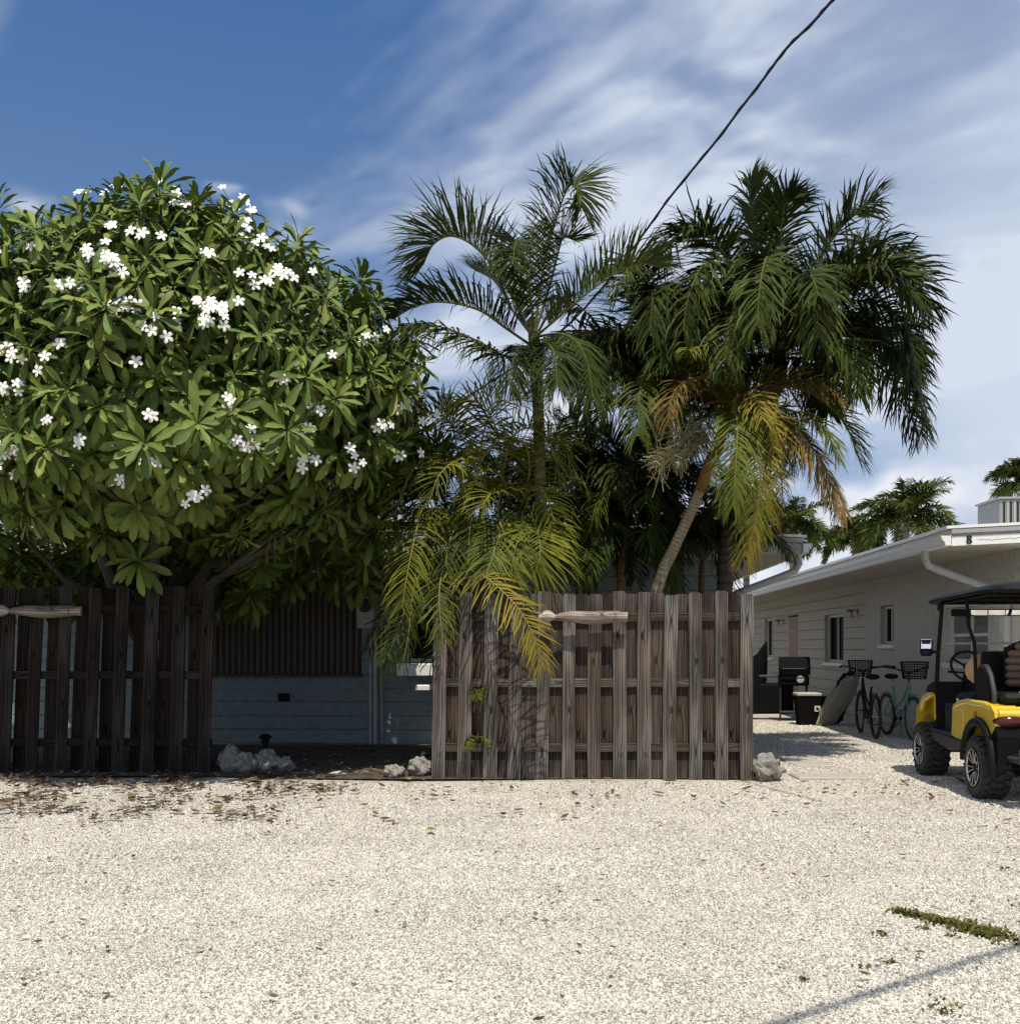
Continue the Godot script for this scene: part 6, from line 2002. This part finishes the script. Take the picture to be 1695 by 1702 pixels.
# ---------------------------------------------------------------- things along the passage and the bed
func build_yard_things() -> void:
	var d1 := Vector3(0.22, 0, 1.05).normalized()
	bicycle("black cruiser bicycle with front basket, left of the mint bicycle", Vector3(5.59, 0, -16.0), atan2(0.13, -1.0), M.black, false)
	bicycle("mint green cruiser bicycle with dark basket beside the golf cart", Vector3(5.94, 0, -15.6), 0.0, M.mint, true)
	# barbecue grill
	var p := at(1318, 1196, 19.4)
	p.y = 0.0
	var o := thing("barbecue_grill", "black hooded barbecue grill against the cottage wall, left of the tote", "grill", p, -0.25)
	var mb := MB.new()
	mb.prism(PackedVector2Array([Vector2(-0.26, 0.86), Vector2(0.26, 0.86), Vector2(0.28, 0.98), Vector2(0.16, 1.14), Vector2(-0.1, 1.20), Vector2(-0.24, 1.16)]), -0.27, 0.30)
	put(o, "hood", mb, M.matte)
	mb = MB.new()
	mb.box(Vector3(0.0, 0.76, 0), Vector3(0.56, 0.2, 0.5), 0.03)
	put(o, "fire_box", mb, M.matte)
	mb = MB.new()
	mb.box(Vector3(-0.46, 0.83, 0), Vector3(0.34, 0.035, 0.44), 0.01)
	put(o, "side_shelf", mb, M.charcoal)
	mb = MB.new()
	for s in [[-0.24, 0.2], [0.24, 0.2], [-0.24, -0.2], [0.24, -0.2]]: bar(mb, Vector3(s[0], 0, s[1]), Vector3(s[0], 0.7, s[1]), 0.02, 6)
	mb.box(Vector3(0, 0.16, 0), Vector3(0.52, 0.03, 0.44), 0.006)
	put(o, "stand", mb, M.charcoal)
	mb = MB.new()
	mb.xf = rot(Vector3.RIGHT, 90, Vector3(0.12, 0.78, 0.25))
	mb.lathe([Vector2(0.07, 0.0), Vector2(0.065, 0.02), Vector2(0.001, 0.03)], 16)
	put(o, "gauge", mb, M.frost)
	mb = MB.new()
	mb.tube([Vector3(-0.2, 0.98, 0.29), Vector3(-0.2, 0.98, 0.34), Vector3(0.2, 0.98, 0.34), Vector3(0.2, 0.98, 0.29)], [0.012], 6)
	put(o, "handle", mb, M.charcoal)
	# storage tote
	p = at(1350, 1204, 18.2)
	p.y = 0.0
	o = thing("storage_tote", "black storage tote with pale lid standing before the barbecue grill", "storage box", p, -0.1)
	mb = MB.new()
	mb.lathe([Vector2(0.36, 0.0), Vector2(0.42, 0.50), Vector2(0.44, 0.52), Vector2(0.40, 0.52), Vector2(0.35, 0.03), Vector2(0.001, 0.03)], 4, false)
	for i in mb.v.size(): mb.v[i] = Basis(Vector3.UP, PI / 4) * mb.v[i] * Vector3(1, 1, 0.75)
	for i in mb.n.size(): mb.n[i] = Basis(Vector3.UP, PI / 4) * mb.n[i]
	put(o, "bin", mb, M.matte)
	mb = MB.new()
	mb.box(Vector3(0.0, 0.545, 0), Vector3(0.62, 0.06, 0.46), 0.015)
	put(o, "lid", mb, M.concrete)
	mb = MB.new()
	mb.box(Vector3(0.04, 0.30, 0.226), Vector3(0.1, 0.1, 0.008), 0.002)
	put(o, "sticker", mb, M.frost)
	mb = MB.new()
	mb.box(Vector3(0.04, 0.30, 0.231), Vector3(0.045, 0.05, 0.004), 0.001)
	put(o, "latch", mb, M.black)
	# folded canvas leaning on the wall
	p = at(1392, 1207, 18.0)
	p.y = 0.0
	o = thing("folded_canvas", "grey green canvas cover bundled against the wall between tote and bicycles", "canvas", p, 0.2)
	var fold := noise(1.4, FastNoiseLite.TYPE_SIMPLEX, 2, 17)
	for s in [[0.0, 0.0, 52.0, 0], [0.20, -0.3, 66.0, 1]]:
		mb = MB.new()
		mb.xf = rot(Vector3.BACK, s[2], Vector3(s[0], 0.42, s[1])) * rot(Vector3.RIGHT, 12)
		mb.lump(Vector3.ZERO, Vector3(0.54, 0.21, 0.09), fold, 0.30, 18, 30)
		mb.xf = Transform3D()
		var ref := mb.n.duplicate()
		mb.smooth()
		for i in mb.n.size():
			mb.v[i].y = max(mb.v[i].y, 0.005)
			if mb.n[i].dot(ref[i]) < 0: mb.n[i] = -mb.n[i]
		put(o, "cover", mb, M.canvas if s[3] == 0 else M.matte)
	# dark draped cover at the far end
	p = at(1268, 1186, 21.5)
	p.y = 0.0
	o = thing("draped_cover", "black draped cover with a raised corner just right of the fence", "cover", p, 0.0)
	mb = MB.new()
	mb.box(Vector3(0.14, 0.31, 0), Vector3(0.85, 0.64, 0.6), 0.05)
	put(o, "base", mb, M.matte)
	mb = MB.new()
	mb.tube([Vector3(-0.30, 0.0, 0), Vector3(-0.26, 0.55, 0), Vector3(-0.14, 0.98, 0), Vector3(-0.02, 1.2, 0), Vector3(0.07, 1.5, 0)], [0.34, 0.32, 0.24, 0.12, 0.015], 12)
	put(o, "peak", mb, M.matte)
	# limestone boulders
	var rn := noise(0.8, FastNoiseLite.TYPE_SIMPLEX, 2, 55)
	var stones := [[1273, 1284, 0.30, 0.24, "white pitted boulder at the right foot of the right fence"], [699, 1280, 0.24, 0.19, "white boulder at the left foot of the right fence"], [655, 1283, 0.20, 0.14, "dark boulder in the bed just left of the white one by the right fence"], [384, 1268, 0.24, 0.26, "upright grey rock beside the end of the left fence"], [410, 1274, 0.26, 0.2, "pale rough rock second from the end of the left fence"], [443, 1271, 0.28, 0.22, "broad rough rock in the middle of the row in the bed"], [474, 1268, 0.2, 0.16, "small dark rock at the right end of the row in the bed"]]
	for s in stones:
		var z: float = min(EYE * F / (s[1] + 10 - 1075.0), 11.4)
		if s[0] == 1273: z = 10.75
		p = at(s[0], 0, z)
		p.y = 0.0
		mb = MB.new()
		mb.lump(Vector3(0, s[3] * 0.42, 0) , Vector3(s[2] * 0.55, s[3] * 0.6, s[2] * 0.5), rn, 0.40, 20, 30)
		mb.smooth()
		for i in mb.n.size():
			if mb.n[i].dot(mb.v[i] - Vector3(0, s[3] * 0.3, 0)) < 0: mb.n[i] = -mb.n[i]
		for i in mb.v.size(): mb.v[i].y = max(mb.v[i].y, -0.05)
		o = null
		var l := put(self, "boulder", mb, M.rock, Transform3D(Basis(Vector3.UP, float(s[0])), p))
		tag(l, s[4], "rock", "limestone boulders by the fences")
	# path lamp in the bed
	p = at(441, 1244, 12.6)
	p.y = 0.0
	o = thing("path_lamp", "small black path lamp on a stake in the dark bed", "garden lamp", p)
	mb = MB.new()
	bar(mb, Vector3(0, -0.1, 0), Vector3(0, 0.2, 0), 0.018, 8)
	put(o, "stake", mb, M.black)
	mb = MB.new()
	mb.lathe([Vector2(0.03, 0.15), Vector2(0.06, 0.27), Vector2(0.055, 0.27), Vector2(0.001, 0.26)], 14)
	put(o, "lens", mb, M.dark)
	mb = MB.new()
	mb.lathe([Vector2(0.085, 0.265), Vector2(0.075, 0.29), Vector2(0.03, 0.315), Vector2(0.001, 0.32)], 14)
	put(o, "cap", mb, M.black)
	# lines
	var way := [at(600, 760, 15.0), at(724, 692, 14.4), at(850, 612, 13.8), at(950, 535, 13.2), at(1060, 402, 12.2), at(1115, 325, 11.5), at(1200, 222, 10.5), at(1268, 130, 9.6), at(1325, 62, 9.0), at(1385, 0, 8.47), at(1442, -60, 8.0), at(1560, -190, 7.2), at(1700, -340, 6.4)]
	mb = MB.new()
	var ps := []
	for i in 61:
		var t := i / 60.0
		ps.append(spline(way, t) + Vector3(0.007 * sin(t * 47.0), 0.005 * sin(t * 61.0), 0))
	mb.tube(ps, [0.013], 7)
	var pb := []
	for i in ps.size() * 3 - 2:
		var k: int = i / 3
		var q: Vector3 = ps[k].lerp(ps[min(k + 1, ps.size() - 1)], (i % 3) / 3.0)
		pb.append(q + Vector3(0.012 * cos(i * 0.55), 0.012 * sin(i * 0.55), 0))
	mb.tube(pb, [0.007], 5)
	o = null
	var w := put(self, "power_line", mb, M.wire)
	tag(w, "twisted black service cable climbing to the upper right across the sky", "cable")
	# street lines overhead, out of view; only their shadows cross the lower right corner
	for q in [[0.0, 0.024], [0.55, 0.012]]:
		mb = MB.new()
		var c0 := Vector3(1.38 + q[0], 7.0, -0.83 + q[0] * 0.55)
		var dv := Vector3(1.18, 0.0, -0.82)
		mb.tube([c0 - dv * 9.0, c0 - dv * 3.0, c0, c0 + dv * 3.0, c0 + dv * 9.0], [q[1]], 7)
		w = put(self, "street_cable", mb, M.wire)
		tag(w, ["thick overhead street cable whose shadow crosses the lower right gravel", "thin overhead street cable beside the thick one"][0 if q[0] == 0.0 else 1], "cable", "overhead street cables")

func _ready() -> void:
	make_materials()
	setup()
	build_ground()
	build_left_house()
	build_right_house()
	build_roof_unit()
	build_fences()
	build_plumeria()
	build_palms()
	build_cart()
	build_yard_things()
	build_gravel()
	build_litter()
	build_weeds()
